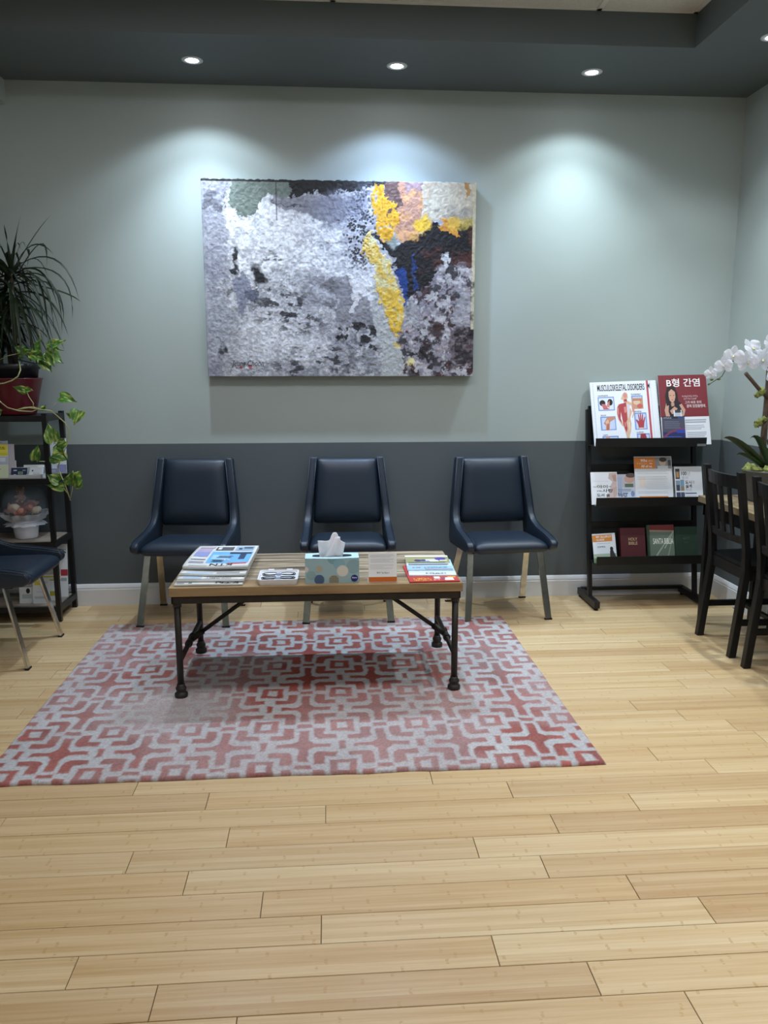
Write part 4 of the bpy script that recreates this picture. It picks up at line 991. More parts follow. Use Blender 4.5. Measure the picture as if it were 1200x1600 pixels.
text(c, 'Who', .17, .885, .35, .945, 'fbf3ea', .02); glyphs(c, .37, .895, .5, .92, 4, 'f3d9c0'); glyphs(c, .08, .835, .36, .865, 7, 'eab98d'); text(c, 'We', .40, .835, .48, .865, 'fbf3ea', .02); text(c, 'All of us.', .18, .765, .48, .82, 'fbf3ea', .02)
lines(c, .06, .9, .68, .035, 2, 'b6bac2', .008); lines(c, .06, .9, .57, .045, 2, 'a0a5ae', .007, .5); lines(c, .3, .9, .48, .04, 5, 'c4c8cf', .006, .4); lines(c, .06, .9, .26, .03, 2, 'b6bac2', .008); glyphs(c, .12, .09, .16, .14, 1, 'fbe9d6'); lines(c, .2, .8, .12, .05, 1, 'e8b98e', .015)
c = rcard('book', 'white book with small city photos and Korean title at the right of the middle tier', 'book', 1.988, 2.158, 1, .214, .012, 'e6e9ee', dy=.0)
prints(c, 'city_photos', [(rect(.07, .66, .22, .94), '3d4658'), (rect(.10, .70, .19, .86), 'c2925a'), (rect(.07, .34, .22, .62), '8fa3b8'), (rect(.09, .34, .20, .50), '4a4f5c'), (rect(.23, .34, .36, .64), '7aa4c4'), (rect(.25, .34, .34, .46), 'a98d5f'), (rect(.07, .0, .22, .30), '3a4660'), (rect(.23, .0, .36, .30), '43506c'), (rect(.38, .255, .78, .285), '4b5d84')])
text(c, '100', .27, .76, .46, .86, '22252c', .02); text(c, '년', .48, .76, .58, .86, 'b3b8c2', .0); text(c, '후의', .27, .65, .50, .73, 'b3b8c2', 0); text(c, '도시', .40, .52, .62, .62, '22252c', .012); text(c, '를', .65, .53, .73, .61, 'b3b8c2', 0); text(c, '설계', .40, .42, .62, .51, '22252c', .012); text(c, '하라', .40, .31, .62, .40, 'b3b8c2', 0)
lines(c, .4, .8, .2, .04, 2, 'a5adbd', .01); prints(c, 'spine_band', [(rect(-.0, 0, .035, 1), '23302c')], 2)

# bottom tier
c = rcard('booklet', 'small allergy guide booklet with an orange title band on the bottom tier', 'booklet', 1.512, 1.646, 2, .166, .004, 'dfe6ee', dy=-.004, roll=math.radians(-2.5))
prints(c, 'cover_print', [(rect(.0, .72, .86, .95), 'd0873c'), (rect(0, .0, 1, .22), '6f8a5c'), (rect(.0, .16, 1, .3), 'a7b9a4'), ([(.70, 0), (.72, .36), (.76, .45), (.84, .45), (.96, .2), (1, 0)], '2e2a34'), (ell(.80, .46, .07, .07), '2b2329'), ([(.3, 0), (.32, .14), (.42, .16), (.5, 0)], '8a8f86'), ([(.05, .03), (.12, .18), (.22, .12), (.25, .02)], '4c6840')])
text(c, 'MY ALLERGY', .16, .85, .84, .92, 'f8f2ea', .012); text(c, 'GUIDE', .16, .75, .52, .82, 'f8f2ea', .012); glyphs(c, .2, .52, .55, .57, 5, '5a6472'); lines(c, .18, .8, .66, .04, 1, 'aab3c0', .012)
c = rcard('book', 'dark red hardcover Holy Bible on the bottom tier of the rack', 'book', 1.672, 1.818, 2, .195, .026, '4e1a22', dy=.0)
text(c, 'HOLY', .32, .62, .68, .71, 'b39a78', .02); text(c, 'BIBLE', .32, .50, .68, .59, 'b39a78', .02)
c = rcard('book', 'grey-green Santa Biblia with a leaf photo on the bottom tier', 'book', 1.836, 1.990, 2, .210, .022, '66776a', dy=.0)
prints(c, 'leaf_print', [([(0, 1), (1, 1), (1, .80), (.5, .83), (0, .86)], '6d2b2b'), ([(0, .86), (1, .84), (1, .81), (0, .82)], 'a9927c'), ([(.10, .0), (.98, .84), (1, .84), (.18, .0)], '9fae9b'), ([(.60, .35), (.98, .82), (1, .82), (.64, .35)], 'aab8a4'), ([(.66, 0), (.98, .80), (1, .80), (.72, 0)], '8b9a86'), ([(.0, .0), (.5, .0), (.25, .18)], '556457'), ([(-.0, 0), (.06, 0), (.06, 1), (0, 1)], '2c4a38')])
text(c, 'SANTA BIBLIA', .18, .47, .96, .63, 'e9eee6', .012)
c = rcard('book', 'dark green hardcover book beside the Santa Biblia', 'book', 1.994, 2.128, 2, .198, .024, mat('dark_green_cloth', '1d3528', .6, var=.25, vscale=14), dy=.0)
glyphs(c, .36, .62, .66, .70, 4, '3d5644'); glyphs(c, .38, .50, .64, .56, 3, '304a3a')
c = None

# ------------------------------------------------------------------ left shelf unit and what stands on it
SX0, SX1, SY0, SY1 = -2.24, -1.458, -.312, -.022
SH = (1.115, .785, .443, .085)
def shelf_unit():
    t = thing('shelf_unit', 'black metal shelf unit with grey wood shelves at the left', 'shelf', ((SX0+SX1)/2, (SY0+SY1)/2, 0))
    for x in (SX0+.013, SX1-.013):
        for y in (SY0+.013, SY1-.013):
            MB().box(x-.0125, x+.0125, y-.0125, y+.0125, 0, 1.128).build('post', BLACKM, t, bevel=.001, world=True)
    for i, z in enumerate(SH):
        MB().box(SX0+.02, SX1-.02, SY0+.012, SY1-.012, z-.014, z).build('shelf', SHELFW if i else BLACKM, t, world=True)
        f = MB(); za, zb = z-.030, z+(.003 if i else .012)
        f.box(SX0+.02, SX1-.02, SY0, SY0+.012, za, z).box(SX0+.02, SX1-.02, SY1-.012, SY1, za, z).box(SX1-.016, SX1, SY0+.02, SY1-.02, za, z+.002).box(SX0, SX0+.016, SY0+.02, SY1-.02, za, z+.002)
        f.build('shelf_frame', BLACKM, t, world=True)
shelf_unit()
Z1, Z2, Z3, Z4 = [z+.001 for z in SH]
CLEAR = mat('clear_holder', 'e6eef2', 0.06, alpha=.18)

# brochures with yellow heads
c = card('brochure', 'brochure with a yellow head standing at the left on the second shelf', 'brochure', -1.755, -.262, Z2, .125, .196, .006, math.radians(6), m='dfe4e6', group='printed matter on the second shelf')
prints(c, 'cover_print', [(rect(0, .60, 1, .90), 'd9cf3a'), (rect(0, .68, 1, .76), 'e6dc52'), (rect(.0, .90, 1, 1), '9aa4ac'), (rect(0, .36, 1, .58), 'b9c4d4'), (rect(.55, .44, .9, .55), 'dfe5ee'), (rect(0, 0, 1, .34), 'd7e2c4')])
glyphs(c, .70, .81, .92, .84, 3, '3c3a20'); glyphs(c, .70, .77, .92, .80, 3, '3c3a20'); glyphs(c, .2, .94, .8, .97, 9, '3c434a'); glyphs(c, .6, .22, .72, .25, 1, '20252c')
c = card('brochure', 'pale pink brochure half hidden behind the yellow-headed one', 'brochure', -1.725, -.215, Z2+.08, .10, .10, .003, math.radians(4), m='c9c6cc', group='printed matter on the second shelf'); c.location.z = Z2
c.data.transform(Matrix.Diagonal((1, 1, 1.75, 1)))
c = card('booklet', 'thin white booklet with a blue spine beside the yellow-headed brochure', 'booklet', -1.700, -.200, Z2, .045, .085, .012, math.radians(4), m='e3e6ec', group='printed matter on the second shelf')
prints(c, 'spine_print', [(rect(0, 0, .35, 1), '2a3564')])

def card_holder(label, x, y, wd, m, mk, ang=0):
    t = thing('business_card_holder', label, 'card holder', (x, y, Z2), math.radians(ang), 'business card holders on the second shelf')
    b = MB(); b.box(-wd/2, wd/2, -.035, .03, 0, .004).box(-wd/2, wd/2, -.038, -.033, 0, .018).box(-wd/2, -wd/2+.004, -.035, .03, 0, .022).box(wd/2-.004, wd/2, -.035, .03, 0, .022).box(-wd/2, wd/2, .026, .03, 0, .05)
    b.build('holder', MATS['frosted_plastic'] if 'frosted_plastic' in MATS else mat('frosted_plastic', 'd9dee2', .25, alpha=.75), t)
    k = MB().box(-wd/2+.007, wd/2-.007, -.006, .010, 0, .05).build('cards', PAPER, t); k.rotation_euler = (math.radians(-20), 0, 0); k.location = (0, -.02, .006)
    f = MB(); ms = [flat(q) for q in mk]
    for i, r in enumerate(m): f.add([(r[0]*wd/2, -.0065-.0002*i, r[2]), (r[1]*wd/2, -.0065-.0002*i, r[2]), (r[1]*wd/2, -.0065-.0002*i, r[3]), (r[0]*wd/2, -.0065-.0002*i, r[3])], [(0, 1, 2, 3)], i)
    f.build('card_print', ms, k)
card_holder('card holder with navy cards and a green stripe on the second shelf', -1.636, -.245, .098, [(-.85, .85, .004, .048), (-.1, .4, .012, .026), (-.03, .33, .015, .023), (-.6, -.25, .03, .036), (.35, .7, .03, .036), (-.55, -.3, .008, .012)], ['1f2c4e', 'aab8a8', '4f8a52', 'd8dce4', '9aa3b8', 'd8dce4'])
card_holder('card holder with white cards next to the navy ones', -1.545, -.255, .085, [(-.5, -.3, .028, .036), (-.3, .6, .01, .013), (-.3, .6, .018, .020)], ['3d4658', 'b5bac4', 'b5bac4'], -12)
card_holder('pale card holder at the back of the second shelf', -1.605, -.130, .115, [(-.8, .8, .02, .024)], ['b5bac4'], 4)

def sheet_stand():
    t = thing('acrylic_sign_holder', 'clear sign holder with a white and purple notice behind the vine', 'sign', (-1.495, -.09, Z2))
    s = MB().box(-.058, .048, 0, .002, .008, .19).build('notice', PAPER, t); s.rotation_euler = (math.radians(-8), 0, 0); s['cw'] = .106; s['ch'] = .19
    prints(s, 'notice_print', [(rect(.08, .04, .95, .26), '4f4a9c'), (rect(.62, .08, .80, .24), '5a3fc0'), (rect(.20, .14, .52, .27), 'd7dae8'), (rect(.08, .05, .4, .10), '8b8fae')])
    text(s, 'FL', .34, .84, .5, .92, '2b3040', .02); lines(s, .2, .85, .75, .05, 5, 'c3c7d2', .012, .4)
    b = MB().box(-.060, .050, -.003, -.001, 0, .195).box(-.060, .050, .003, .005, 0, .195).box(-.06, .05, -.03, .04, 0, .003).build('acrylic', CLEAR, t); b.rotation_euler = (math.radians(-8), 0, 0)
sheet_stand()

# gift bouquet in a clear balloon wrap
def bouquet():
    x, y = -1.658, -.172
    t = thing('gift_bouquet', 'small rose bouquet with a toy bear in a white pot and clear wrap', 'bouquet', (x, y, Z3))
    MB().lathe([(0, 0), (.055, 0), (.058, .004), (.064, .05), (.068, .098), (.065, .098), (.06, .09), (0, .09)], 28).build('pot', mat('white_paper_pot', 'dcdfe6', .5), t)
    wrap = mat('frosted_wrap', 'dfe5ee', 0.35, alpha=.6); film = mat('clear_film', 'b9cbe2', 0.12, alpha=.13)
    b = MB().lathe([(.064, .088), (.080, .098), (.098, .108), (.112, .122), (.122, .142)], 40, jag=lambda k, j: 1+.075*math.sin(j*1.9+k)*k*.5+.05*math.sin(j*4.7+k))
    b.build('wrap_skirt', wrap, t)
    b = MB().lathe([(.067, .093), (.088, .086), (.10, .075)], 32, jag=lambda k, j: 1+.09*k*math.sin(j*2.3)); b.build('wrap_frill', wrap, t)
    b = MB(); pr = [(.112*math.sin(PI*i/14), .195-.112*math.cos(PI*i/14)) for i in range(2, 15)]; b.lathe(pr, 30).build('clear_balloon', film, t)
    rose = [mat('rose_peach', 'd49a86', .7), mat('rose_blush', 'd9b7a6', .7), mat('rose_cream', 'd8cdb6', .7)]
    def rose_mesh(r, m):
        b = MB(); b.blob((0, 0, 0), r*.55, 8, 0, .1)
        for ring, (n, rr, op) in enumerate(((3, .5, .2), (5, .75, .5), (6, 1.0, .85))):
            for k in range(n):
                a = 2*PI*k/n+ring*.5; vs = []
                for j in range(4):
                    for i in range(5):
                        v = j/3; s = (i/4-.5)*2; an = a+s*PI/n*1.15; rad = r*rr*(.5+.5*math.sin(v*PI*.6)*(1+op*.3*v)); z = r*(-.5+v*1.1-.35*op*v*v-.15*abs(s)*v)
                        vs.append((rad*math.cos(an), rad*math.sin(an), z))
                b.add(vs, [(j*5+i, j*5+i+1, (j+1)*5+i+1, (j+1)*5+i) for j in range(3) for i in range(4)], 0, True)
        return b.mesh('rose', m)
    rm = [rose_mesh(.030, m) for m in rose]
    for k, (dx, dy, dz, i, sc) in enumerate(((.005, -.055, .142, 0, 1.05), (.042, -.035, .160, 0, .95), (-.055, -.03, .150, 1, 1.0), (-.03, -.05, .155, 2, .8), (.07, -.02, .135, 2, .8), (.03, .03, .17, 1, 1), (-.04, .03, .165, 0, 1), (.0, .05, .16, 2, 1), (-.08, .0, .135, 1, .8))):
        o = bpy.data.objects.new('rose', rm[i]); COL.objects.link(o); o.parent = t; o.location = (dx, dy, dz+.014); o.scale = (sc*1.15,)*3; o.rotation_euler = (math.radians(60 if dy < 0 else 0), 0, k)
    bm = mat('bear_plush', '9c7a64', .9, bump=.5, bscale=300)
    me = bpy.data.meshes.new('toy_bear')
    b = MB()
    b.blob((0, 0, 0), .024, 14, 0, .05, sq=(1, .9, 1.05)); b.blob((0, 0, .036), .021, 14, 0, .04, sq=(1.08, .95, .95)); b.blob((0, -.019, .030), .0095, 10, 0, .02)
    for s in (-1, 1):
        b.blob((s*.017, 0, .054), .0075, 8, 0, 0); b.blob((s*.024, -.012, .004), .0095, 8, 0, 0, sq=(.8, 1.3, 1)); b.blob((s*.015, -.02, -.018), .011, 8, 0, 0, sq=(.9, 1.3, .9))
    be = b.build('toy_bear', bm, t); be.location = (.0, -.038, .228)
    r = be.modifiers.new('one_skin', 'REMESH'); r.mode = 'VOXEL'; r.voxel_size = .0022; r.use_smooth_shade = True
    e = MB()
    for s in (-1, 1): e.blob((s*.008, -.0185, .042), .0028, 8, 0, 0)
    e.blob((0, -.028, .033), .003, 8, 0, 0); e.build('eyes_and_nose', BLKPL, be)
    lf = MB()
    for k in range(14):
        a = k*2.4; lf.tube([(.03*math.cos(a), .03*math.sin(a), .10), (.075*math.cos(a), .06*math.sin(a), .15+.012*math.sin(k))], [.002, .006], 5)
    lf.build('foliage', mat('bouquet_leaf', '5d6f5c', .7), t)
bouquet()

# leaflets on the lowest shelf
def leaf_rack():
    for k, (x, y, wd, h, lb, shp) in enumerate(((-1.665, -.235, .075, .150, 'white leaflet with a black dot on the lowest shelf behind the left chair', [(rect(0, .62, 1, .75), '9aa0a6'), (rect(.1, .60, .9, .62), '5b6066'), (ell(.62, .46, .14, .10), '16181c'), (rect(.2, .18, .9, .34), 'aeb9bd'), (rect(.0, .95, 1, 1), '8f9238')]),
                                                (-1.582, -.245, .090, .135, 'white leaflet with yellow-green label, front one on the lowest shelf', [(rect(.1, .75, .5, .95), 'd8cf4a'), (rect(.1, .2, .9, .3), 'b7bcc6'), (rect(.2, .45, .8, .5), 'c5cad2')]),
                                                (-1.570, -.190, .150, .265, 'grey notice with yellow stripes standing on the lowest shelf', [(rect(0, .55, 1, 1), 'a3a49c'), (rect(0, .49, 1, .52), 'c9c03a'), (rect(0, .44, 1, .46), 'c9c03a'), (rect(0, .425, 1, .435), '1c1c1c'), (rect(.55, .10, .9, .20), 'a8a431'), (rect(.2, .3, .45, .42), 'b9b33e'), (ell(.60, .82, .08, .02), '33332e')]),
                                                (-1.505, -.120, .055, .300, 'white leaflet with a red mark at the right of the lowest shelf', [(rect(.3, .40, 1, .52), 'a8323c'), (rect(.3, .30, .9, .36), '9aa0a6')]))):
        c = card('leaflet', lb, 'leaflet', x, y, Z4, wd, h, .003, math.radians(8), m='d6d9da', group='leaflets on the lowest shelf')
        prints(c, 'leaflet_print', shp); lines(c, .12, .9, .9, .05, 3, '70756f', .012)
leaf_rack()

# ------------------------------------------------------------------ plants on the shelf unit
GREEN = mat('dracaena_leaf', '202c1a', .5, var=.35, vscale=30, spec=.3)
VINE = mat('pothos_stem', 'a9ac76', .5)
def leaf_strip(pts, wd, twist=0.0, fold=.25):
    pts = [Vector(p) for p in pts]; n = 10; b = MB(); vs = []
    for i in range(n+1):
        u = i/n
        if len(pts) == 3: p = pts[0]*(1-u)**2+pts[1]*2*u*(1-u)+pts[2]*u*u; d = (pts[1]-pts[0])*(1-u)+(pts[2]-pts[1])*u
        else: p = pts[0]*(1-u)**3+pts[1]*3*u*(1-u)**2+pts[2]*3*u*u*(1-u)+pts[3]*u**3; d = (pts[1]-pts[0])*(1-u)**2+(pts[2]-pts[1])*2*u*(1-u)+(pts[3]-pts[2])*u*u
        d.normalize(); side = d.cross(Vector((0, 0, 1)))
        if side.length < .05: side = Vector((1, 0, 0))
        side.normalize(); side = Matrix.Rotation(twist*u+.5, 3, d) @ side; nn = side.cross(d).normalized()
        hw = wd/2*(math.sin(min(1, u*2.4+.28)*PI/2))*(1-u**2.6)
        vs += [p-side*hw+nn*hw*fold, p, p+side*hw+nn*hw*fold]
    b.add(vs, [(i*3+j, i*3+j+1, i*3+j+4, i*3+j+3) for i in range(n) for j in range(2)], 0, True); return b
def dracaena():
    base = at(14, 640, -.185); bx, by = -1.655, -.185
    t = thing('potted_dracaena', 'dark green dracaena with narrow drooping leaves in a dark red pot', 'potted plant', (bx, by, Z1+.002))
    z0 = Z1+.002
    MB().lathe([(0, 0), (.098, 0), (.102, .006), (.141, .182), (.147, .186), (.147, .190), (.138, .190), (.136, .18), (.1, .02)], 40).build('red_pot', mat('dark_red_pot', '6a1f2b', .3, spec=.6), t)
    MB().lathe([(.10, .06), (.128, .235), (.136, .238), (.136, .262), (.130, .264), (.122, .25), (.0, .245)], 40).build('inner_pot', mat('black_nursery_pot', '14171c', .45), t)
    MB().lathe([(0, .246), (.123, .246)], 24).build('soil', mat('soil', '2a221b', .95, var=.4, vscale=60), t)
    hub = [Vector((.045, -.03, .690)), Vector((-.095, -.02, .60)), Vector((-.03, .05, .50))]
    for k, h in enumerate(hub):
        MB().tube([(h.x*.5, h.y*.5, .24), (h.x*.9, h.y*.9, .24+(h.z-.24)*.55), h+Vector((0, 0, .03))], [.013, .011, .009], 10).build('trunk', mat('dracaena_trunk', '4a4239', .8, var=.3, vscale=40) if 'dracaena_trunk' not in MATS else MATS['dracaena_trunk'], t)
    L = Vector((bx, by, z0)); r = random.Random(5)
    # leaves that draw the outline (ends taken off the photo at their own depth)
    sil = [((80, 336), (52, 372), -.22), ((33, 334), (24, 378), -.20), ((84, 398), (50, 384), -.25), ((73, 419), (62, 382), -.20), ((124, 470), (84, 405), -.22), ((113, 500), (92, 430), -.26), ((97, 524), (78, 440), -.23), ((84, 520), (66, 442), -.27), ((76, 548), (60, 440), -.25), ((126, 472), (92, 455), -.12), ((42, 420), (42, 390), -.26), ((6, 350), (12, 385), -.2), ((68, 530), (55, 452), -.28), ((100, 505), (80, 446), -.17)]
    for (e, m, yy) in sil:
        tip = at(e[0], e[1], yy)-L; mid = at(m[0], m[1], yy+.01)-L; h = hub[0]+Vector((0, 0, r.uniform(-.03, .05)))
        ctl = mid*2-(h+tip)*.5
        leaf_strip([h, ctl, tip], .019, r.uniform(-.4, .4)).build('leaf', GREEN, t)
    for k, h in enumerate(hub):
        for i in range((96, 80, 60)[k]):
            az = r.uniform(0, 2*PI); el = r.uniform(-.6, .9) if i % 4 else r.uniform(.6, 1.4)
            ln = r.uniform(.20, .36)*(1 if el < .9 else .85)
            hb = h+Vector((0, 0, r.uniform(-.20, .03) if el < .5 else r.uniform(-.01, .04)))
            d = Vector((math.cos(az)*math.cos(el), math.sin(az)*math.cos(el), math.sin(el)))
            if d.y > .2: ln *= .62
            p1 = hb+d*ln*.55; droop = r.uniform(.12, .34)*max(.12, (1.35-el))
            p2 = hb+Vector((d.x, d.y, 0))*ln*.78+Vector((0, 0, d.z*ln*.75-droop*.35)); p3 = hb+Vector((d.x, d.y, 0))*ln*.95+Vector((0, 0, d.z*ln*.6-droop*1.1))
            p1.y = min(p1.y, .15); p2.y = min(p2.y, .16); p3.y = min(p3.y, .165); p3.z = max(p3.z, .24+r.uniform(0, .1)); p2.z = max(p2.z, .27)
            leaf_strip([hb, p1, p2, p3], r.uniform(.013, .021), r.uniform(-.6, .6)).build('leaf', GREEN, t)
dracaena()

def heart_leaf(L, Wd, bend=.25, seed=0):
    """pothos leaf in local coordinates: grows along +x, normal +z"""
    n, m = 10, 6; vs = []
    for i in range(n+1):
        u = i/n; hw = Wd/2*(math.sin(PI*min(1, (u+.10)/1.10)**.62))*(1-u**5)+(.0008)
        if i == 0: hw = Wd*.26
        for j in range(m+1):
            s = j/m*2-1; back = -.10*L*(abs(s)**1.4)*max(0, 1-u*2.2)
            vs.append((u*L+back, s*hw, .32*hw*abs(s)-bend*L*u*u+.004*math.sin(7*u+3*s+seed)))
    return MB().add(vs, [(i*(m+1)+j, (i+1)*(m+1)+j, (i+1)*(m+1)+j+1, i*(m+1)+j+1) for i in range(n) for j in range(m)], 0, True)
def pothos_mat():
    m = mat('variegated_pothos', '4f7a34', .38, spec=.5); n, l = tree(m); b = n['Principled BSDF']
    tc = n.new('ShaderNodeTexCoord'); oi = n.new('ShaderNodeObjectInfo')
    va = n.new('ShaderNodeVectorMath'); va.operation = 'ADD'; l.new(tc.outputs['Object'], va.inputs[0]); off = n.new('ShaderNodeCombineXYZ'); l.new(mathn(n, l, 'MULTIPLY', oi.outputs['Random'], 40), off.inputs[0]); l.new(off.outputs[0], va.inputs[1])
    g = noise_n(n, l, scaled(n, l, va.outputs[0], (26, 80, 20)), 1.0, 4, .6)
    c = ramp(n, l, g, [(.30, '2c5222'), (.50, '4a7a30'), (.58, '9aa84e'), (.72, 'c6c878')]); l.new(c, b.inputs['Base Color'])
    b.inputs['Subsurface Weight'].default_value = 0.0
    return m
def pothos():
    o0 = at(30, 566, -.32); t = thing('trailing_pothos', 'pothos vine with variegated leaves trailing down the front of the shelf', 'plant', tuple(o0))
    PM = pothos_mat(); O = Vector(o0)
    def stem(pts, r=.0028): MB().tube([at(*p)-O for p in pts], r, 7).build('stem', VINE, t)
    yf = -.345
    stem([(30, 566, -.29), (32, 578, -.335), (28, 588, -.345), (18, 595, -.345), (6, 599, -.34), (-6, 600, -.33)], .0034)
    stem([(-8, 620, -.33), (3, 630, -.338), (12, 637, -.335), (30, 642, -.33), (50, 643, -.325), (62, 638, -.322), (52, 636, -.322), (38, 637, -.325), (24, 641, -.33)], .003)
    stem([(24, 641, -.33), (45, 637, -.325), (66, 640, -.33), (80, 642, -.335), (92, 652, -.34), (102, 661, -.345), (108, 672, -.345), (106, 692, -.345), (98, 702, -.345), (90, 706, -.345)], .003)
    stem([(52, 638, -.325), (52, 630, -.333), (45, 620, -.338), (41, 610, -.34)], .002)
    stem([(106, 690, -.345), (98, 712, -.34), (90, 730, -.335), (95, 742, -.34), (102, 758, -.345), (110, 782, -.345)], .003)
    stem([(110, 778, -.345), (113, 765, -.345), (114, 757, -.345)], .002); stem([(108, 774, -.345), (102, 766, -.345), (99, 761, -.345)], .002)
    stem([(70, 721, -.335), (62, 721, -.335), (57, 715, -.335)], .002); stem([(98, 690, -.345), (88, 689, -.345), (80, 686, -.345)], .002)
    stem([(80, 642, -.335), (84, 633, -.33), (88, 629, -.32)], .0009)
    stem([(62, 512, -.22), (62, 530, -.24), (60, 546, -.26)], .0024); stem([(0, 562, -.31), (12, 556, -.31), (30, 552, -.31), (60, 550, -.3)], .002)
    # leaves: base px, tip px, depth, depth of tip, width ratio, roll
    LV = [((94, 620), (118, 626), -.34, -.36, .55, .9), ((112, 650), (104, 646), -.34, -.36, .8, .6), ((124, 642), (115, 662), -.34, -.37, .8, .7), ((84, 690), (74, 662), -.345, -.35, .62, .9), ((56, 719), (58, 695), -.335, -.345, .55, .9), ((100, 706), (80, 714), -.345, -.38, .95, .5), ((84, 708), (104, 718), -.345, -.38, .9, .4), ((113, 758), (124, 736), -.345, -.35, .85, 1.0), ((113, 758), (112, 738), -.345, -.38, .8, .8), ((99, 763), (72, 757), -.345, -.35, .42, .8), ((92, 752), (74, 742), -.34, -.36, .75, .6), ((102, 690), (84, 704), -.345, -.36, .55, .9), ((42, 611), (20, 604), -.34, -.345, .42, 1.0), ((40, 610), (50, 609), -.34, -.36, .7, .6),
          ((76, 543), (100, 530), -.27, -.26, .5, .9), ((76, 542), (98, 546), -.27, -.27, .3, .4), ((72, 552), (97, 566), -.28, -.29, .75, .8), ((64, 560), (80, 580), -.29, -.31, .6, .6), ((70, 556), (84, 572), -.3, -.32, .6, .5), ((50, 552), (70, 562), -.3, -.33, .6, .6), ((36, 548), (22, 542), -.3, -.33, .7, .8), ((30, 553), (44, 546), -.3, -.33, .6, .8), ((45, 556), (58, 548), -.3, -.32, .6, .7), ((66, 640), (71, 633), -.325, -.33, .6, .7), ((-2, 645), (4, 640), -.33, -.35, .8, .8), ((55, 550), (62, 530), -.28, -.28, .5, .8)]
    for k, (a, c, ya, yc, wr, rl) in enumerate(LV):
        A = at(a[0], a[1], ya)-O; B = at(c[0], c[1], yc)-O; d = B-A; ln = d.length
        x = d.normalized(); z = Vector((0, -1, .35)); z = (z-x*z.dot(x)).normalized(); y = z.cross(x)
        R = Matrix((x, y, z)).transposed().to_4x4()
        o = heart_leaf(ln*1.05, ln*wr*1.3, .14, k).build('leaf', PM, t)
        o.matrix_basis = Matrix.Translation(A) @ R @ Matrix.Rotation((rl-.7)*.9*(1 if k % 2 else -1), 4, 'X')
pothos()

# ------------------------------------------------------------------ dining table, chairs, orchid at the right
def dining_table():
    x0, x1, y0, y1, zt = 1.953, 2.318, -2.02, -.545, .695
    t = thing('narrow_table', 'narrow wooden table with black legs against the right wall', 'table', ((x0+x1)/2, (y0+y1)/2, 0))
    n = 3
    for i in range(n): MB().box(x0+(x1-x0)*i/n+.0006, x0+(x1-x0)*(i+1)/n-.0006, y0, y1, zt-.034, zt).build('board', DINEW, t, bevel=.002, world=True)
    a = MB(); a.box(x0+.02, x1-.02, y1-.045, y1-.025, zt-.10, zt-.034).box(x0+.02, x1-.02, y0+.025, y0+.045, zt-.10, zt-.034).box(x0+.02, x0+.04, y0+.03, y1-.03, zt-.10, zt-.034).box(x1-.04, x1-.02, y0+.03, y1-.03, zt-.10, zt-.034)
    a.build('apron', BLACKW, t, world=True)
    for x in (x0+.03, x1-.055):
        for y in (y0+.03, y1-.055): MB().box(x, x+.03, y, y+.03, 0, zt-.034).build('leg', BLACKW, t, bevel=.002, world=True)
dining_table()
def black_chair():
    t = thing('black_wooden_chair', 'x', 'chair')
    hw, s = .163, .034
    for sg in (-1, 1):
        b = MB(); path = [(.205, 0), (.178, .28), (.165, .42), (.172, .52), (.228, .888)]
        vs = []
        for y, z in path:
            for dx, dy in ((-s/2, -s/2), (s/2, -s/2), (s/2, s/2), (-s/2, s/2)): vs.append((sg*hw+dx*(.9 if z > .5 else 1), y+dy*(.9 if z > .5 else 1), z))
        fs = [(0, 3, 2, 1), (16, 17, 18, 19)]
        for i in range(4):
            for j in range(4): fs.append((i*4+j, i*4+(j+1) % 4, i*4+4+(j+1) % 4, i*4+4+j))
        b.add(vs, fs); b.build('back_post', BLACKW, t, bevel=.003)
        MB().bar((sg*hw, -.185, .43), (sg*hw, -.175, 0), .034, .034, ref=(0, 1, 0), wx2=.03, wy2=.03).build('front_leg', BLACKW, t, bevel=.003)
        MB().box(sg*hw-.009, sg*hw+.009, -.17, .18, .155, .185).build('side_stretcher', BLACKW, t, bevel=.002)
        MB().box(sg*(hw)-.01, sg*(hw)+.01, -.18, .16, .375, .428).build('seat_rail', BLACKW, t, bevel=.002)
    def yb(z): return .172+(z-.52)*(.056/.368)
    def rail(z0, z1, name, bow):
        n = 8; b = MB(); vs = []
        for i in range(n+1):
            u = i/n*2-1; x = u*(hw-.015); o = bow*(1-u*u)
            for z, dy in ((z0, -.009), (z0, .009), (z1, .009), (z1, -.009)): vs.append((x, yb(z)+o+dy, z))
        fs = [(0, 1, 2, 3), (n*4+3, n*4+2, n*4+1, n*4)]
        for i in range(n):
            for j in range(4): fs.append((i*4+(j+1) % 4, i*4+j, i*4+4+j, i*4+4+(j+1) % 4))
        b.add(vs, fs); b.build(name, BLACKW, t, bevel=.002)
    rail(.805, .868, 'top_rail', .022); rail(.545, .580, 'lower_rail', .018)
    for x in (-.072, 0, .072):
        o = .019*(1-(x/(hw-.015))**2); MB().bar((x, yb(.57)+o, .57), (x, yb(.815)+o, .815), .027, .011, ref=(0, 1, 0)).build('slat', BLACKW, t, bevel=.002)
    b = MB(); b.prism([(-.205, -.215), (.205, -.215), (.178, .165), (-.178, .165)], lambda u, v, k: (u, v, (.428, .448)[k])); b.build('seat', BLACKW, t, bevel=.004)
    MB().box(-hw, hw, .150, .170, .375, .428).build('rear_rail', BLACKW, t, bevel=.002); MB().box(-hw, hw, -.195, -.175, .375, .428).build('front_rail', BLACKW, t, bevel=.002)
    MB().box(-hw, hw, -.01, .01, .160, .182).build('cross_stretcher', BLACKW, t, bevel=.002)
    return t
bc = black_chair()
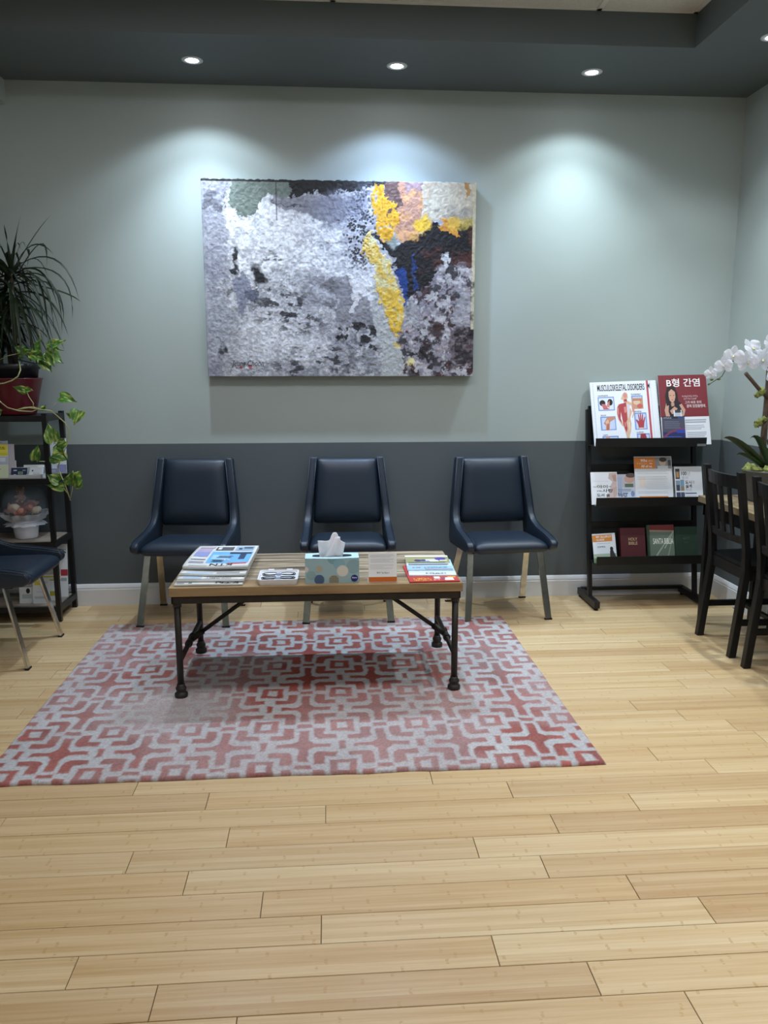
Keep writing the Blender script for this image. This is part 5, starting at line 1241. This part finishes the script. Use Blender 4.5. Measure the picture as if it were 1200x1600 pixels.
for i, (y, lb) in enumerate(((-.928, 'black wooden slat-back chair farther from the viewer, tucked at the narrow table'), (-1.388, 'black wooden slat-back chair nearest the viewer, cut by the right edge'))):
    o = bc if i == 0 else copy_tree(bc)
    o.location = (2.108, y, 0); o.rotation_euler = (0, 0, PI/2); tag(o, lb, 'chair', 'black wooden chairs at the narrow table')

def orchid():
    px, py, z0 = 2.205, -.745, .696
    t = thing('potted_orchid', 'white orchid with driftwood stem in a grey pot on the narrow table', 'potted plant', (px, py, z0)); O = Vector((px, py, z0))
    MB().lathe([(0, 0), (.078, 0), (.082, .006), (.106, .145), (.112, .150), (.112, .158), (.104, .158), (.098, .14), (0, .135)], 36).build('pot', mat('grey_ceramic_pot', '5b5d5c', .5, var=.2, vscale=14), t)
    MB().disc((0, 0, .141), .102, 24).build('soil', MATS['soil'], t)
    BARK = mat('driftwood_bark', '5a4a3e', .8, var=.35, vscale=40, bump=.6, bscale=120); MOSS = mat('pale_moss', '8a9250', .95, var=.35, vscale=60, bump=1, bscale=300)
    def A(x, y, d=0.0): return at(x, y, py+d)-O
    MB().tube([(-.02, .0, .13), A(1192, 700), A(1196, 650, .01), A(1201, 600, .0), A(1203, 560, .01), A(1208, 520)], [.018, .016, .014, .015, .013, .011], 12).build('driftwood', BARK, t)
    MB().tube([A(1188, 700, -.015), A(1194, 668, -.02), A(1207, 640, -.01)], [.009, .008, .007], 10).build('driftwood', BARK, t)
    MB().tube([A(1200, 622, -.005), A(1186, 608, -.02), A(1176, 596, -.025), A(1165, 583, -.03)], [.010, .0095, .009, .0095], 10).build('branch', BARK, t)
    for k, (x, y, r) in enumerate(((1190, 612, .018), (1183, 618, .012), (1186, 660, .017), (1182, 664, .012), (1194, 655, .013))):
        c = A(x, y, -.02); MB().blob(c, r, 12, 0, .9, k).build('moss', MOSS, t)
    for k, (a, r) in enumerate(((2.9, .030), (3.6, .024), (4.3, .028), (5.2, .026), (2.2, .024), (0.8, .028))):
        MB().blob((.082*math.cos(a), .082*math.sin(a), .158), r, 12, 0, .8, k+9, (1.1, 1.1, .8)).build('moss', MOSS, t)
    LF = mat('orchid_leaf', '2b4226', .4, var=.2, vscale=18)
    for (e, m, wd) in (((1130, 685), (1155, 694), .052), ((1150, 713), (1165, 712), .03), ((1171, 686), (1187, 690), .04), ((1215, 690), (1205, 690), .05), ((1232, 712), (1215, 700), .05)):
        tip = A(*e, -.03); mid = A(*m, -.03); base = Vector((-.005, -.02, .15)); b = leaf_strip([base, mid*2-(base+tip)*.5+Vector((0, 0, .0)), tip], wd, .2, .35); b.build('leaf', LF, t)
    MB().tube([A(1206, 640, .0), A(1212, 590, -.01), A(1204, 566, -.03), A(1188, 558, -.04), A(1165, 557, -.045), A(1148, 562, -.045), A(1135, 575, -.04), A(1128, 588, -.035), A(1118, 594, -.03), A(1106, 602, -.03)], [.0035, .003, .003, .0028, .0026, .0025, .0023, .002, .0018, .0014], 7).build('flower_stem', mat('orchid_spike', '3a3d2c', .5), t)
    PET = translucent(mat('orchid_petal', 'f1f2fa', .55), .4); LIP = mat('orchid_lip', 'd6d2ac', .5); BUD = mat('orchid_bud', '6a7048', .5)
    def petal(L, Wd, cup):
        n, m = 8, 6; vs = []
        for i in range(n+1):
            u = i/n; hw = Wd/2*math.sin(PI*min(1, u*.93+.035))**.62
            for j in range(m+1):
                s = j/m*2-1; vs.append((u*L, s*hw, cup*(u*u)*L-.10*hw*s*s*2+.0012*math.sin(9*u+4*s)))
        return MB().add(vs, [(i*(m+1)+j, (i+1)*(m+1)+j, (i+1)*(m+1)+j+1, i*(m+1)+j+1) for i in range(n) for j in range(m)], 0, True).mesh('petal', PET)
    big, sep = petal(.036, .044, .10), petal(.037, .025, -.05)
    lipb = MB().blob((0, 0, .003), .0032, 8, 0, .1); lipb.tube([(0, -.002, .003), (0, -.006, .007), (0, -.010, .006)], [.003, .004, .0015], 8); lipm = lipb.mesh('flower', LIP)
    def flower(x, y, d, face, spin, sc):
        o = bpy.data.objects.new('flower', lipm); COL.objects.link(o); o.parent = t
        f = Vector(face).normalized(); up = Vector((0, 0, 1)); up = (up-f*up.dot(f)).normalized(); xx = up.cross(f)
        o.matrix_basis = Matrix.Translation(A(x, y, d)) @ Matrix((xx, up, f)).transposed().to_4x4() @ Matrix.Rotation(spin, 4, 'Z') @ Matrix.Scale(sc*1.35, 4)
        for ang, me in ((90, sep), (222, sep), (318, sep), (8, big), (172, big)):
            q = bpy.data.objects.new('petal', me); COL.objects.link(q); q.parent = o
            q.matrix_basis = Matrix.Rotation(math.radians(ang), 4, 'Z') @ Matrix.Translation((.003, 0, .0015 if me is big else -.0005)) @ Matrix.Rotation(-.15, 4, 'Y')
    flower(1111, 583, -.03, (-.75, -.6, .1), .2, .62); flower(1131, 571, -.045, (-.55, -.8, .1), .1, .82); flower(1146, 556, -.055, (-.35, -.9, .1), -.1, .92)
    flower(1168, 565, -.055, (-.2, -1, -.1), .15, 1.0); flower(1175, 545, -.035, (.25, -.9, .45), .5, 1.05); flower(1191, 562, -.05, (.3, -1, 0), -.3, 1.05); flower(1207, 580, -.04, (.4, -1, -.1), .2, 1.0); flower(1204, 540, -.02, (.3, -1, .3), .2, 1.0)
    for x, y, r in ((1112, 593, .007), (1123, 592, .0075), (1108, 600, .0055)): MB().blob(A(x, y, -.03), r, 10, 0, .05, 0, (1.3, .9, .9)).build('bud', BUD, t)
orchid()

make_texts()
